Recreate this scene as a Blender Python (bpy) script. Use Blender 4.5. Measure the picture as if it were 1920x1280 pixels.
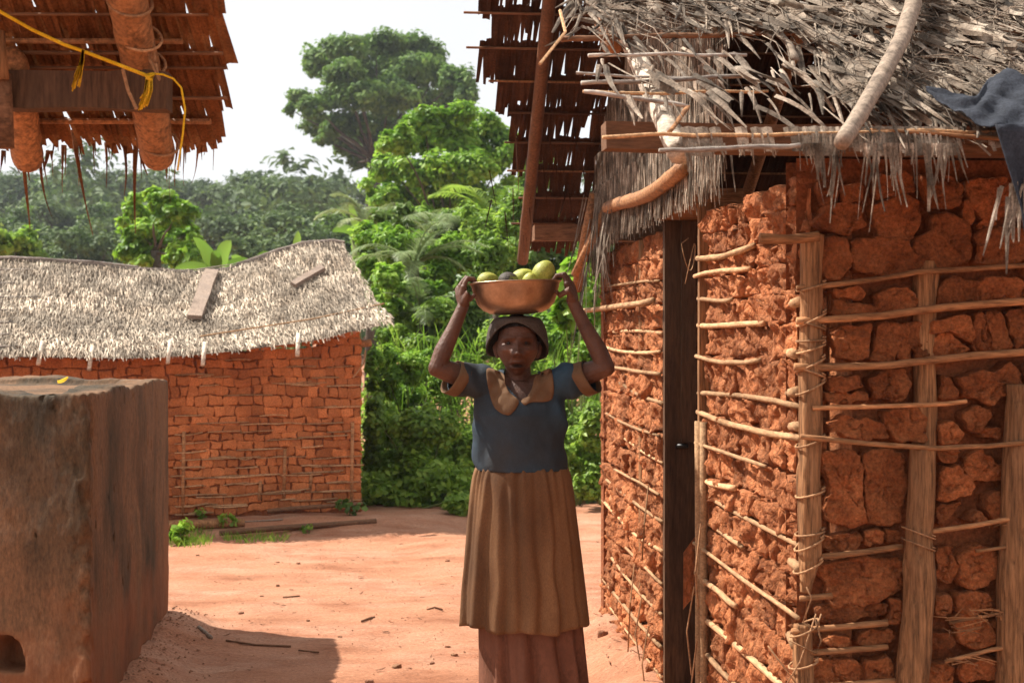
import bpy, bmesh, math, random
import numpy as np
from mathutils import Vector, Matrix, noise
from mathutils.bvhtree import BVHTree
R = random.Random(7)
NP = np.random.default_rng(7)
for o in list(bpy.data.objects): bpy.data.objects.remove(o)
SC = bpy.context.scene
COL = SC.collection
# ------------------------------------------------------------------ camera, sky, sun, exposure
H, F, CX, CY = 1.45, 2600.0, 960.0, 640.0      # eye height, focal length in photo pixels, optical centre
cd = bpy.data.cameras.new('camera'); cam = bpy.data.objects.new('camera', cd); COL.objects.link(cam)
cam.location = (0, 0, H); cam.rotation_euler = (math.radians(90), 0, 0)
cd.sensor_width = 36.0; cd.lens = F/1920*36; cd.clip_start = .05; cd.clip_end = 2000
cd.dof.use_dof = True; cd.dof.focus_distance = 4.6; cd.dof.aperture_fstop = 7.1
SC.camera = cam
SUN = Vector((-.90, .34, 1.24)).normalized()      # towards the sun: high, from the left and a little behind
w = bpy.data.worlds.new('World'); SC.world = w; w.use_nodes = True
nt = w.node_tree; nt.nodes.clear()
def nn(nt, t, **k):
    n = nt.nodes.new(t)
    for a, b in k.items(): setattr(n, a, b)
    return n
wo = nn(nt, 'ShaderNodeOutputWorld'); bg1 = nn(nt, 'ShaderNodeBackground'); bg2 = nn(nt, 'ShaderNodeBackground')
mx = nn(nt, 'ShaderNodeMixShader')
sk = nn(nt, 'ShaderNodeTexSky', sky_type='NISHITA', sun_disc=False)
sk.sun_elevation = math.asin(SUN.z); sk.sun_rotation = math.atan2(SUN.x, SUN.y)
sk.dust_density = 3.0
tc = nn(nt, 'ShaderNodeTexCoord'); ns = nn(nt, 'ShaderNodeTexNoise'); ns.inputs['Scale'].default_value = 2.2
ns.inputs['Detail'].default_value = 6
mr = nn(nt, 'ShaderNodeMapRange'); mr.inputs[1].default_value = .3; mr.inputs[2].default_value = .55
mr.inputs[3].default_value = .88; mr.inputs[4].default_value = .97
bg1.inputs[1].default_value = .06; bg2.inputs[0].default_value = (.985, .99, 1, 1); bg2.inputs[1].default_value = .50
L = nt.links.new
L(sk.outputs[0], bg1.inputs[0]); L(tc.outputs['Generated'], ns.inputs['Vector']); L(ns.outputs[0], mr.inputs[0])
L(mr.outputs[0], mx.inputs[0]); L(bg1.outputs[0], mx.inputs[1]); L(bg2.outputs[0], mx.inputs[2]); L(mx.outputs[0], wo.inputs[0])
sd = bpy.data.lights.new('sun', 'SUN'); sun = bpy.data.objects.new('sun', sd); COL.objects.link(sun)
sd.energy = 5.0; sd.angle = math.radians(.7); sd.color = (1, .95, .86)
sun.rotation_euler = SUN.to_track_quat('Z', 'Y').to_euler(); sun.location = SUN*30
SC.view_settings.view_transform = 'Standard'; SC.view_settings.look = 'None'
SC.view_settings.gamma = 1; SC.view_settings.exposure = 1.04
SC.render.engine = 'CYCLES'; SC.cycles.use_denoising = True
SC.cycles.max_bounces = 7; SC.cycles.diffuse_bounces = 4; SC.cycles.glossy_bounces = 2; SC.cycles.transmission_bounces = 4
# ------------------------------------------------------------------ helpers
def P(px, py, d):                                    # a photo pixel at a real distance
    return Vector(((px-CX)/F*d, d, H+(CY-py)/F*d))
def tag(o, label=None, cat=None, group=None, kind=None):
    if label: o['label'] = label
    if cat: o['category'] = cat
    if group: o['group'] = group
    if kind: o['kind'] = kind
    return o
def empty(name, loc, label, cat, group=None):
    o = bpy.data.objects.new(name, None); COL.objects.link(o); o.location = loc; o.empty_display_size = .1
    return tag(o, label, cat, group)
def link(name, me, parent=None, mat=None):
    o = bpy.data.objects.new(name, me); COL.objects.link(o)
    if mat and not me.materials: me.materials.append(mat)
    if parent:
        o.parent = parent
        if parent.parent is None: o.location = -Vector(parent.location)
    return o
class MB:
    """collects faces in world coordinates; build() links them as one mesh object"""
    def __init__(s): s.v = []; s.f = []; s.t = []
    def add(s, vs, fs, t=.5):
        k = len(s.v); s.v.extend([tuple(p) for p in vs]); s.f.extend([tuple(i+k for i in f) for f in fs]); s.t.extend([t]*len(fs)); return s
    def tube(s, pts, rad, n=8, t=.5, wob=0, flat=1.0):
        pts = [Vector(p) for p in pts]; m = len(pts)
        if not hasattr(rad, '__len__'): rad = [rad]*m
        vs = []; fs = []; up = None
        for i, p in enumerate(pts):
            d = (pts[min(i+1, m-1)]-pts[max(i-1, 0)]).normalized()
            if up is None: up = Vector((0, 0, 1)) if abs(d.z) < .9 else Vector((0, 1, 0))
            a = d.cross(up).normalized(); b = a.cross(d).normalized(); up = b
            for j in range(n):
                q = 2*math.pi*j/n; r = rad[i]*(1+wob*R.uniform(-1, 1))
                vs.append(p+a*math.cos(q)*r+b*math.sin(q)*r*flat)
        for i in range(m-1):
            for j in range(n):
                fs.append((i*n+j, i*n+(j+1) % n, (i+1)*n+(j+1) % n, (i+1)*n+j))
        fs.append(tuple(range(n))[::-1]); fs.append(tuple((m-1)*n+j for j in range(n)))
        return s.add(vs, fs, t)
    def capsule(s, pts, rad, n=10, t=.5):             # tube with round ends
        pts = [Vector(p) for p in pts]; rad = list(rad) if hasattr(rad, '__len__') else [rad]*len(pts)
        d0 = (pts[0]-pts[1]).normalized(); d1 = (pts[-1]-pts[-2]).normalized()
        a = []; ar = []
        for q in (80, 50, 25): a.append(pts[0]+d0*rad[0]*math.sin(math.radians(q))); ar.append(rad[0]*math.cos(math.radians(q)))
        b = []; br = []
        for q in (25, 50, 80): b.append(pts[-1]+d1*rad[-1]*math.sin(math.radians(q))); br.append(rad[-1]*math.cos(math.radians(q)))
        return s.tube(a+pts+b, ar+rad+br, n, t)
    def box(s, c, ax, t=.5):                           # centre, three half-axis vectors
        c = Vector(c); X, Y, Z = [Vector(q) for q in ax]
        vs = [c+X*i+Y*j+Z*k for i in (-1, 1) for j in (-1, 1) for k in (-1, 1)]
        return s.add(vs, [(0, 1, 3, 2), (4, 6, 7, 5), (0, 4, 5, 1), (2, 3, 7, 6), (0, 2, 6, 4), (1, 5, 7, 3)], t)
    def plank(s, a, b, wdir, wid, nrm, th, t=.5, seg=6, rough=.004):   # rough-sawn board from a to b
        a, b, wdir, nrm = Vector(a), Vector(b), Vector(wdir).normalized(), Vector(nrm).normalized()
        vs = []; fs = []
        for i in range(seg+1):
            c = a.lerp(b, i/seg)
            for (p, q) in ((-1, -1), (1, -1), (1, 1), (-1, 1)):
                j = Vector([R.uniform(-1, 1)*rough for _ in range(3)])
                vs.append(c+wdir*wid*.5*p+nrm*th*.5*q+j)
        for i in range(seg):
            for j in range(4): fs.append((i*4+j, i*4+(j+1) % 4, i*4+4+(j+1) % 4, i*4+4+j))
        fs.append((3, 2, 1, 0)); fs.append(tuple(seg*4+j for j in range(4)))
        return s.add(vs, fs, t)
    def strip(s, base, d, nrm, length, wid, seg=4, curl=0., twist=0., fold=.25, tip=.25, t=.5, side=0., grav=0.):
        """one dry leaf strip: V-folded ribbon that tapers, curls and twists"""
        p = Vector(base); d = Vector(d).normalized(); nrm = Vector(nrm)
        a = d.cross(nrm).normalized(); nrm = a.cross(d).normalized(); st = length/seg; vs = []; fs = []
        for i in range(seg+1):
            u = i/seg; wd = wid*(1-(1-tip)*u**1.6)*.5
            vs += [p-a*wd, p+nrm*wd*fold, p+a*wd]
            p = p+d*st
            d = (d+nrm*curl*st/length*1.0+a*side/seg+Vector((0, 0, -grav/seg))).normalized()
            if twist:
                q = Matrix.Rotation(twist/seg, 3, d); a = q@a
            a = (a-d*a.dot(d)).normalized(); nrm = a.cross(d).normalized()
        for i in range(seg):
            k = i*3; fs += [(k, k+1, k+4, k+3), (k+1, k+2, k+5, k+4)]
        return s.add(vs, fs, t)
    def build(s, name, mat, parent=None, smooth=False):
        me = bpy.data.meshes.new(name); me.from_pydata(s.v, [], s.f); me.materials.append(mat)
        at = me.attributes.new('tint', 'FLOAT', 'FACE'); at.data.foreach_set('value', np.array(s.t, dtype=np.float32))
        if smooth: me.polygons.foreach_set('use_smooth', [True]*len(me.polygons))
        me.update()
        return link(name, me, parent)
def fbm(p, s=1., oc=4):
    return noise.fractal(Vector(p)*s, 1.0, 2.0, oc)
def evalmesh(o):
    dg = bpy.context.evaluated_depsgraph_get(); dg.update()
    return bpy.data.meshes.new_from_object(o.evaluated_get(dg))
def remesh(mb, voxel, cut=None, smooth=1):
    """close overlapping solids into one continuous skin"""
    me = bpy.data.meshes.new('tmp'); me.from_pydata(mb.v, [], mb.f); o = bpy.data.objects.new('tmp', me); COL.objects.link(o)
    cs = []
    for c in (cut or []):
        m2 = bpy.data.meshes.new('tmpc'); m2.from_pydata(c.v, [], c.f); oc = bpy.data.objects.new('tmpc', m2); COL.objects.link(oc); cs.append(oc)
        b = o.modifiers.new('b', 'BOOLEAN'); b.operation = 'DIFFERENCE'; b.object = oc; b.solver = 'EXACT'
    r = o.modifiers.new('r', 'REMESH'); r.mode = 'VOXEL'; r.voxel_size = voxel; r.adaptivity = 0
    if smooth:
        q = o.modifiers.new('s', 'SMOOTH'); q.factor = .5; q.iterations = smooth
    out = evalmesh(o)
    for x in cs+[o]: bpy.data.objects.remove(x)
    return out
def verts_np(me):
    a = np.empty(len(me.vertices)*3, dtype=np.float32); me.vertices.foreach_get('co', a); return a.reshape(-1, 3)
def set_verts(me, a):
    me.vertices.foreach_set('co', np.ascontiguousarray(a, dtype=np.float32).ravel()); me.update()
def smooth_all(me): me.polygons.foreach_set('use_smooth', [True]*len(me.polygons)); me.update()
# ------------------------------------------------------------------ materials
def mat(name, cols, scale=6, rough=.85, bump=.3, bscale=40, stretch=(1, 1, 1), transl=0, spec=.2, orand=.12, tamp=.8, metal=0, bdist=.01, detail=7, cols2=None, s2=2, mask=(.45, .6), huevar=0, grit=.4, gscale=3.2, splash=None):
    m = bpy.data.materials.new(name); m.use_nodes = True; nt = m.node_tree; nt.nodes.clear(); L = nt.links.new
    out = nn(nt, 'ShaderNodeOutputMaterial'); b = nn(nt, 'ShaderNodeBsdfPrincipled')
    tc = nn(nt, 'ShaderNodeTexCoord'); mp = nn(nt, 'ShaderNodeMapping'); mp.inputs['Scale'].default_value = stretch
    L(tc.outputs['Object'], mp.inputs[0])
    oi = nn(nt, 'ShaderNodeObjectInfo')
    def ramp(cols, sc):
        n = nn(nt, 'ShaderNodeTexNoise'); n.inputs['Scale'].default_value = sc; n.inputs['Detail'].default_value = detail; n.inputs['Roughness'].default_value = .62
        L(mp.outputs[0], n.inputs['Vector'])
        r = nn(nt, 'ShaderNodeValToRGB'); e = r.color_ramp.elements
        e[0].position = .3; e[1].position = .7; e[0].color = (*cols[0], 1); e[1].color = (*cols[-1], 1)
        for i, c in enumerate(cols[1:-1]): q = e.new(.3+.4*(i+1)/(len(cols)-1)); q.color = (*c, 1)
        L(n.outputs[0], r.inputs[0]); return r.outputs[0]
    c = ramp(cols, scale)
    if cols2:
        c2 = ramp(cols2, scale*1.7); n = nn(nt, 'ShaderNodeTexNoise'); n.inputs['Scale'].default_value = s2; n.inputs['Detail'].default_value = 5
        L(mp.outputs[0], n.inputs['Vector']); q = nn(nt, 'ShaderNodeMapRange'); q.inputs[1].default_value = mask[0]; q.inputs[2].default_value = mask[1]
        L(n.outputs[0], q.inputs[0]); x = nn(nt, 'ShaderNodeMix', data_type='RGBA'); L(q.outputs[0], x.inputs[0]); L(c, x.inputs[6]); L(c2, x.inputs[7]); c = x.outputs[2]
    at = nn(nt, 'ShaderNodeAttribute', attribute_name='tint')
    m1 = nn(nt, 'ShaderNodeMath', operation='MULTIPLY_ADD'); m1.inputs[1].default_value = tamp; m1.inputs[2].default_value = 1-tamp/2; L(at.outputs['Fac'], m1.inputs[0])
    m2 = nn(nt, 'ShaderNodeMath', operation='MULTIPLY_ADD'); m2.inputs[1].default_value = 2*orand; m2.inputs[2].default_value = 1-orand; L(oi.outputs['Random'], m2.inputs[0])
    m3 = nn(nt, 'ShaderNodeMath', operation='MULTIPLY'); L(m1.outputs[0], m3.inputs[0]); L(m2.outputs[0], m3.inputs[1])
    vm = nn(nt, 'ShaderNodeVectorMath', operation='SCALE'); L(c, vm.inputs[0]); L(m3.outputs[0], vm.inputs['Scale']); col = vm.outputs[0]
    if huevar:
        hs = nn(nt, 'ShaderNodeHueSaturation'); q = nn(nt, 'ShaderNodeMath', operation='MULTIPLY_ADD'); q.inputs[1].default_value = huevar; q.inputs[2].default_value = .5-huevar/2
        L(at.outputs['Fac'], q.inputs[0]); L(q.outputs[0], hs.inputs['Hue']); L(col, hs.inputs['Color']); col = hs.outputs[0]
    if grit:                                           # fine dark and light grain
        n = nn(nt, 'ShaderNodeTexNoise'); n.inputs['Scale'].default_value = bscale*gscale; n.inputs['Detail'].default_value = 4; n.inputs['Roughness'].default_value = .7; L(mp.outputs[0], n.inputs['Vector'])
        q = nn(nt, 'ShaderNodeMapRange'); q.inputs[1].default_value = .32; q.inputs[2].default_value = .68; q.inputs[3].default_value = 1-grit; q.inputs[4].default_value = 1+grit; L(n.outputs[0], q.inputs[0])
        v2 = nn(nt, 'ShaderNodeVectorMath', operation='SCALE'); L(col, v2.inputs[0]); L(q.outputs[0], v2.inputs['Scale']); col = v2.outputs[0]
    if splash:                                         # red earth splashed up from the yard
        sx = nn(nt, 'ShaderNodeSeparateXYZ'); L(tc.outputs['Object'], sx.inputs[0]); n = nn(nt, 'ShaderNodeTexNoise'); n.inputs['Scale'].default_value = 5; n.inputs['Detail'].default_value = 5; L(tc.outputs['Object'], n.inputs['Vector'])
        a = nn(nt, 'ShaderNodeMath', operation='MULTIPLY_ADD'); a.inputs[1].default_value = 1.1; L(n.outputs[0], a.inputs[0]); L(sx.outputs[2], a.inputs[2])
        q = nn(nt, 'ShaderNodeMapRange'); q.inputs[1].default_value = .50; q.inputs[2].default_value = 1.10; q.inputs[3].default_value = .85; q.inputs[4].default_value = 0; L(a.outputs[0], q.inputs[0])
        x = nn(nt, 'ShaderNodeMix', data_type='RGBA'); L(q.outputs[0], x.inputs[0]); L(col, x.inputs[6]); x.inputs[7].default_value = (*splash, 1); col = x.outputs[2]
    L(col, b.inputs['Base Color']); b.inputs['Roughness'].default_value = rough; b.inputs['Specular IOR Level'].default_value = spec; b.inputs['Metallic'].default_value = metal
    if bump:
        n = nn(nt, 'ShaderNodeTexNoise'); n.inputs['Scale'].default_value = bscale; n.inputs['Detail'].default_value = 8; n.inputs['Roughness'].default_value = .65
        L(mp.outputs[0], n.inputs['Vector']); bp = nn(nt, 'ShaderNodeBump'); bp.inputs['Strength'].default_value = bump; bp.inputs['Distance'].default_value = bdist
        L(n.outputs[0], bp.inputs['Height']); L(bp.outputs[0], b.inputs['Normal'])
    if transl:
        tr = nn(nt, 'ShaderNodeBsdfTranslucent'); L(col, tr.inputs[0]); ms = nn(nt, 'ShaderNodeMixShader'); ms.inputs[0].default_value = transl
        L(b.outputs[0], ms.inputs[1]); L(tr.outputs[0], ms.inputs[2]); L(ms.outputs[0], out.inputs[0])
    else: L(b.outputs[0], out.inputs[0])
    return m
M = {}
M['ground'] = mat('red_earth', [(.24, .090, .043), (.375, .168, .092), (.43, .215, .13)], scale=2.2, bump=.7, bscale=24, stretch=(.7, 1.5, 1), orand=0, tamp=0, bdist=.03, cols2=[(.29, .105, .050), (.45, .25, .16)], s2=1.3, detail=12, grit=.34, gscale=4)
M['damp'] = mat('dark_loose_earth', [(.16, .075, .04), (.30, .14, .08), (.20, .12, .06)], scale=9, bump=.9, bscale=30, tamp=.3, bdist=.03)
M['mud'] = mat('dry_mud', [(.22, .062, .020), (.40, .125, .042), (.50, .175, .064)], scale=13, bump=1., bscale=34, bdist=.045, orand=.13, tamp=.5)
M['mud_lit'] = mat('sunlit_eroded_mud', [(.27, .080, .028), (.46, .160, .062), (.58, .235, .105)], scale=15, bump=1., bscale=26, bdist=.06, orand=.12, tamp=.5, stretch=(1, 1, .55))  # lighter copy of the hut mud, sunlight on the gable put into the colour
M['mud_core'] = mat('mud_core', [(.16, .05, .019), (.28, .09, .034)], scale=8, bump=.9, bscale=25, bdist=.03, tamp=0)
M['mud_far'] = mat('cracked_daub', [(.28, .085, .028), (.41, .138, .048), (.47, .17, .062)], scale=4, bump=.35, bscale=30, orand=.14, tamp=.4)
M['pole'] = mat('weathered_pole', [(.13, .058, .026), (.29, .14, .062), (.21, .105, .05)], scale=16, bump=1., bscale=40, stretch=(1, 1, .07), orand=.12, tamp=.6, bdist=.012, grit=.6)
M['lath'] = mat('split_bamboo_lath', [(.15, .065, .028), (.34, .16, .07), (.24, .11, .05)], scale=14, bump=.5, bscale=40, orand=.22, tamp=.6, stretch=(.12, 1, 1), grit=.5)
M['lath_pale'] = mat('pale_lath', [(.20, .105, .048), (.43, .25, .13), (.32, .18, .09)], scale=14, bump=.5, bscale=40, orand=.2, tamp=.5, stretch=(1, .15, 1), grit=.4)
M['grey_wood'] = mat('grey_stick', [(.16, .13, .11), (.33, .28, .24), (.45, .39, .33)], scale=10, bump=.5, bscale=50, stretch=(.2, 1, 1), orand=.25, tamp=.8)
M['branch'] = mat('grey_branch', [(.12, .09, .068), (.27, .205, .155), (.20, .15, .11)], scale=14, bump=.4, bscale=25, orand=.05, tamp=.4)
M['beam'] = mat('old_beam', [(.07, .034, .019), (.18, .09, .048), (.12, .064, .036)], scale=6, bump=.5, bscale=30, stretch=(.15, 1, 1), orand=.1)
M['door'] = mat('dark_door_timber', [(.045, .022, .012), (.10, .052, .028), (.07, .04, .023)], scale=8, bump=.3, bscale=40, stretch=(1, 1, .1), orand=.1, rough=.7)
M['thatch'] = mat('bleached_palm_leaf', [(.035, .026, .018), (.20, .15, .11), (.45, .37, .29)], scale=13, bump=.4, bscale=60, transl=.22, orand=.12, tamp=1.3, rough=.75)
M['thatch_far'] = mat('grey_thatch', [(.20, .145, .10), (.44, .355, .27), (.60, .50, .39)], scale=5, bump=.3, bscale=40, transl=.12, orand=.08, tamp=1.2)
M['thatch_dark'] = mat('thatch_underside_shade', [(.026, .010, .005), (.06, .023, .011), (.085, .036, .017)], scale=8, bump=.4, bscale=50, transl=.03, orand=.15, tamp=.9)  # palm thatch darkened, shade under the rear slope put into its colour
M['thatch_warm'] = mat('warm_thatch_underside', [(.09, .031, .011), (.155, .057, .02), (.205, .082, .031)], scale=7, bump=.4, bscale=50, transl=.06, orand=.10, tamp=.9)
M['bamboo'] = mat('bamboo_pole', [(.12, .05, .02), (.37, .17, .07), (.24, .105, .044)], scale=12, bump=.9, bscale=30, grit=.5, rough=.6, spec=.35, tamp=.5)
M['rafter_dark'] = mat('shaded_bamboo', [(.06, .025, .012), (.14, .06, .028), (.09, .038, .019)], scale=7, bump=.25, bscale=30, rough=.5, spec=.35, tamp=.5)  # bamboo darkened to stand in for shade under the roof
M['raffia'] = mat('pale_notched_log', [(.40, .31, .23), (.60, .51, .41), (.12, .08, .055)], scale=13, bump=.5, bscale=30, stretch=(1, 1, 2.2), tamp=.4)
M['tie'] = mat('vine_tie', [(.22, .11, .055), (.40, .22, .11)], scale=20, bump=.2, tamp=.5)
M['plaster'] = mat('stained_plaster', [(.075, .042, .022), (.17, .088, .044), (.115, .068, .037)], scale=4.5, bump=.9, bscale=24, tamp=0, orand=0, bdist=.012, cols2=[(.026, .020, .012), (.06, .040, .022), (.10, .055, .029)], s2=2.0, mask=(.46, .60), stretch=(1, 1, .5), splash=(.26, .088, .034), grit=.35)
M['cloth_black'] = mat('black_cloth', [(.014, .016, .022), (.034, .038, .050)], scale=12, bump=.5, bscale=50, rough=.85, tamp=0)
M['rope'] = mat('yellow_rope', [(.62, .34, .01), (.80, .50, .03)], scale=60, bump=.3, bscale=200, tamp=.5, transl=.15)
M['skin'] = mat('skin', [(.054, .022, .013), (.10, .043, .025), (.135, .060, .036)], scale=14, bump=.5, bscale=85, rough=.50, spec=.32, orand=0, tamp=1.6, bdist=.008, grit=.12)
M['eye'] = mat('eye', [(.028, .02, .016), (.05, .036, .03)], scale=30, bump=0, rough=.45, spec=.3, tamp=0)  # eyeball coloured near black, shade under the brow painted in
M['iris'] = mat('iris', [(.006, .004, .003), (.012, .008, .006)], scale=30, bump=0, rough=.4, spec=.3, tamp=0)
M['lid'] = mat('eyelid_skin', [(.045, .018, .011), (.075, .032, .02)], scale=20, bump=0, rough=.75, spec=.08, tamp=0, grit=0)
M['hair'] = mat('hair', [(.012, .009, .008), (.03, .025, .022)], scale=60, bump=.8, bscale=150, tamp=0)
M['blue'] = mat('faded_blue_cotton', [(.017, .028, .038), (.026, .048, .070), (.034, .070, .108)], scale=7, bump=.3, bscale=22, bdist=.012, tamp=0, orand=0, cols2=[(.030, .031, .033), (.042, .042, .042)], s2=3.0, mask=(.40, .70), grit=.18, gscale=12)
M['brown'] = mat('brown_cotton', [(.095, .045, .019), (.17, .083, .037), (.22, .118, .056)], scale=5, bump=.3, bscale=26, bdist=.01, tamp=0, grit=.2, gscale=10, orand=.05, cols2=[(.075, .037, .018), (.14, .067, .03)], s2=4.0, mask=(.45, .65), stretch=(1, 1, .5))
M['collar'] = mat('tan_collar', [(.10, .053, .027), (.165, .092, .048)], scale=9, bump=.2, bscale=40, grit=.12, gscale=8, tamp=0, orand=.05)
M['wrap'] = mat('reddish_underskirt', [(.085, .035, .020), (.165, .070, .042), (.12, .05, .03)], scale=6, bump=.2, bscale=30, grit=.15, tamp=0, orand=0, stretch=(1, 1, .6))
M['hat'] = mat('felt_hat', [(.052, .043, .036), (.09, .074, .062)], scale=18, bump=.35, bscale=90, tamp=0, rough=.95)
M['bowl'] = mat('tarnished_metal', [(.33, .22, .15), (.48, .34, .24), (.27, .17, .11)], scale=7, bump=.12, bscale=30, rough=.36, grit=.12, metal=.92, spec=.5, tamp=0, cols2=[(.10, .06, .04), (.20, .12, .08)], s2=9, mask=(.58, .72))
M['fruit'] = mat('green_fruit', [(.22, .24, .03), (.34, .34, .055), (.42, .41, .10)], scale=22, bump=.25, bscale=90, rough=.5, spec=.4, tamp=0, cols2=[(.16, .19, .02), (.34, .36, .05)], s2=45, mask=(.5, .6))
M['fruit_dark'] = mat('bruised_fruit', [(.05, .04, .035), (.11, .09, .07)], scale=30, bump=.35, bscale=90, rough=.6, tamp=0, cols2=[(.30, .33, .05), (.36, .4, .08)], s2=28, mask=(.55, .66))
def leafmat(name, dark, mid, lite, transl=.42, rough=.48, spec=.35):
    m = bpy.data.materials.new(name); m.use_nodes = True; nt = m.node_tree; nt.nodes.clear(); L = nt.links.new
    out = nn(nt, 'ShaderNodeOutputMaterial'); b = nn(nt, 'ShaderNodeBsdfPrincipled'); at = nn(nt, 'ShaderNodeAttribute', attribute_name='tint')
    r = nn(nt, 'ShaderNodeValToRGB'); e = r.color_ramp.elements; e[0].position = 0; e[1].position = 1; e[0].color = (*dark, 1); e[1].color = (*lite, 1); q = e.new(.5); q.color = (*mid, 1)
    L(at.outputs['Fac'], r.inputs[0]); L(r.outputs[0], b.inputs['Base Color']); b.inputs['Roughness'].default_value = rough; b.inputs['Specular IOR Level'].default_value = spec
    tr = nn(nt, 'ShaderNodeBsdfTranslucent'); L(r.outputs[0], tr.inputs[0]); ms = nn(nt, 'ShaderNodeMixShader'); ms.inputs[0].default_value = transl
    L(b.outputs[0], ms.inputs[1]); L(tr.outputs[0], ms.inputs[2]); L(ms.outputs[0], out.inputs[0]); return m
M['leaf_bright'] = leafmat('bright_leaf', (.085, .20, .018), (.20, .38, .032), (.36, .53, .075), transl=.5)
M['leaf_mid'] = leafmat('mid_leaf', (.09, .18, .02), (.20, .34, .04), (.36, .50, .075), transl=.52)
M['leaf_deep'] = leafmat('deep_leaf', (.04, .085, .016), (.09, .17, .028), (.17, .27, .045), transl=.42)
M['leaf_far2'] = leafmat('tall_tree_leaf', (.06, .125, .024), (.12, .22, .04), (.20, .31, .06), transl=.42, rough=.7)
M['leaf_far'] = leafmat('far_leaf', (.04, .075, .024), (.075, .125, .036), (.13, .19, .05), transl=.3, rough=.7)
M['leaf_pale'] = leafmat('pale_frond', (.10, .16, .05), (.19, .26, .09), (.32, .38, .17), transl=.35)
M['leaf_banana'] = leafmat('banana_leaf', (.07, .16, .02), (.13, .26, .035), (.24, .40, .07), transl=.45)
M['bark'] = mat('bark', [(.05, .04, .03), (.11, .085, .065)], scale=3, bump=.6, bscale=12, tamp=.4)
M['stem'] = mat('green_stem', [(.08, .11, .03), (.14, .16, .05)], scale=8, bump=.2, tamp=.4)
# ------------------------------------------------------------------ ground
def sm(x, a, b):
    t = min(1, max(0, (x-a)/(b-a))); return t*t*(3-2*t)
TA, TB = Vector((-1.51, 4.95, 0)), Vector((-1.75, 7.07, 0))      # right side of the plastered tank
TD = Vector((-.93, .36, 0)).normalized()
HC = Vector((.768, 3.6, 0)); UF = Vector((.9957, .0923, 0)); UG = Vector((-.0923, .9957, 0)); UZ = Vector((0, 0, 1))   # hut corner and axes
def hut(a, b, z): return HC+UF*a+UG*b+UZ*z
def segd(x, y, A, B):
    d = B-A; t = max(0, min(1, ((x-A.x)*d.x+(y-A.y)*d.y)/(d.x*d.x+d.y*d.y))); return math.hypot(x-A.x-d.x*t, y-A.y-d.y*t)
def gz(x, y, fine=True):
    z = 0.
    if -6 < x < 6 and 1 < y < 18:
        d = segd(x, y, TA, TB+Vector((-.02, .1, 0))); z += .09*math.exp(-(d/.17)**2)*(1+.5*fbm((x, y, 0), 5, 3))
        d = segd(x, y, HC, HC+UG*3.4); z += .14*math.exp(-(d/.20)**2)*(1+.4*fbm((x, y, 3), 4, 3))
        z += .07*sm(-(y-(10.15+.27*(x+2.5)))*-1, 0, .35)*sm(x, .6, -.8)      # earth plinth of the far house
        if fine: z += .022*fbm((x, y, 1), .9, 4)+.013*fbm((x, y*1.6, 5), 3.5, 4)*sm(y, 20, 9)+.007*fbm((x, y*1.5, 9), 11, 3)
    z += 5.5*sm(y, 22, 120)+2.0*sm(y, 22, 90)*sm(x, 10, -30)+10*sm(y, 110, 320)
    return z
xs = np.concatenate([-np.geomspace(420, 3.6, 26), np.arange(-3.4, 1.6, .055), np.geomspace(1.7, 420, 28)])
ys = np.concatenate([-np.geomspace(60, .6, 10), np.arange(0, 5.4, .3), np.arange(5.5, 11.6, .055), np.geomspace(11.7, 700, 44)])
gv = [(x, y, gz(x, y)) for y in ys for x in xs]; nx = len(xs)
gf = [(j*nx+i, j*nx+i+1, (j+1)*nx+i+1, (j+1)*nx+i) for j in range(len(ys)-1) for i in range(nx-1)]
g = MB().add(gv, gf).build('ground', M['ground'], smooth=True); tag(g, kind='structure')
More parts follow.
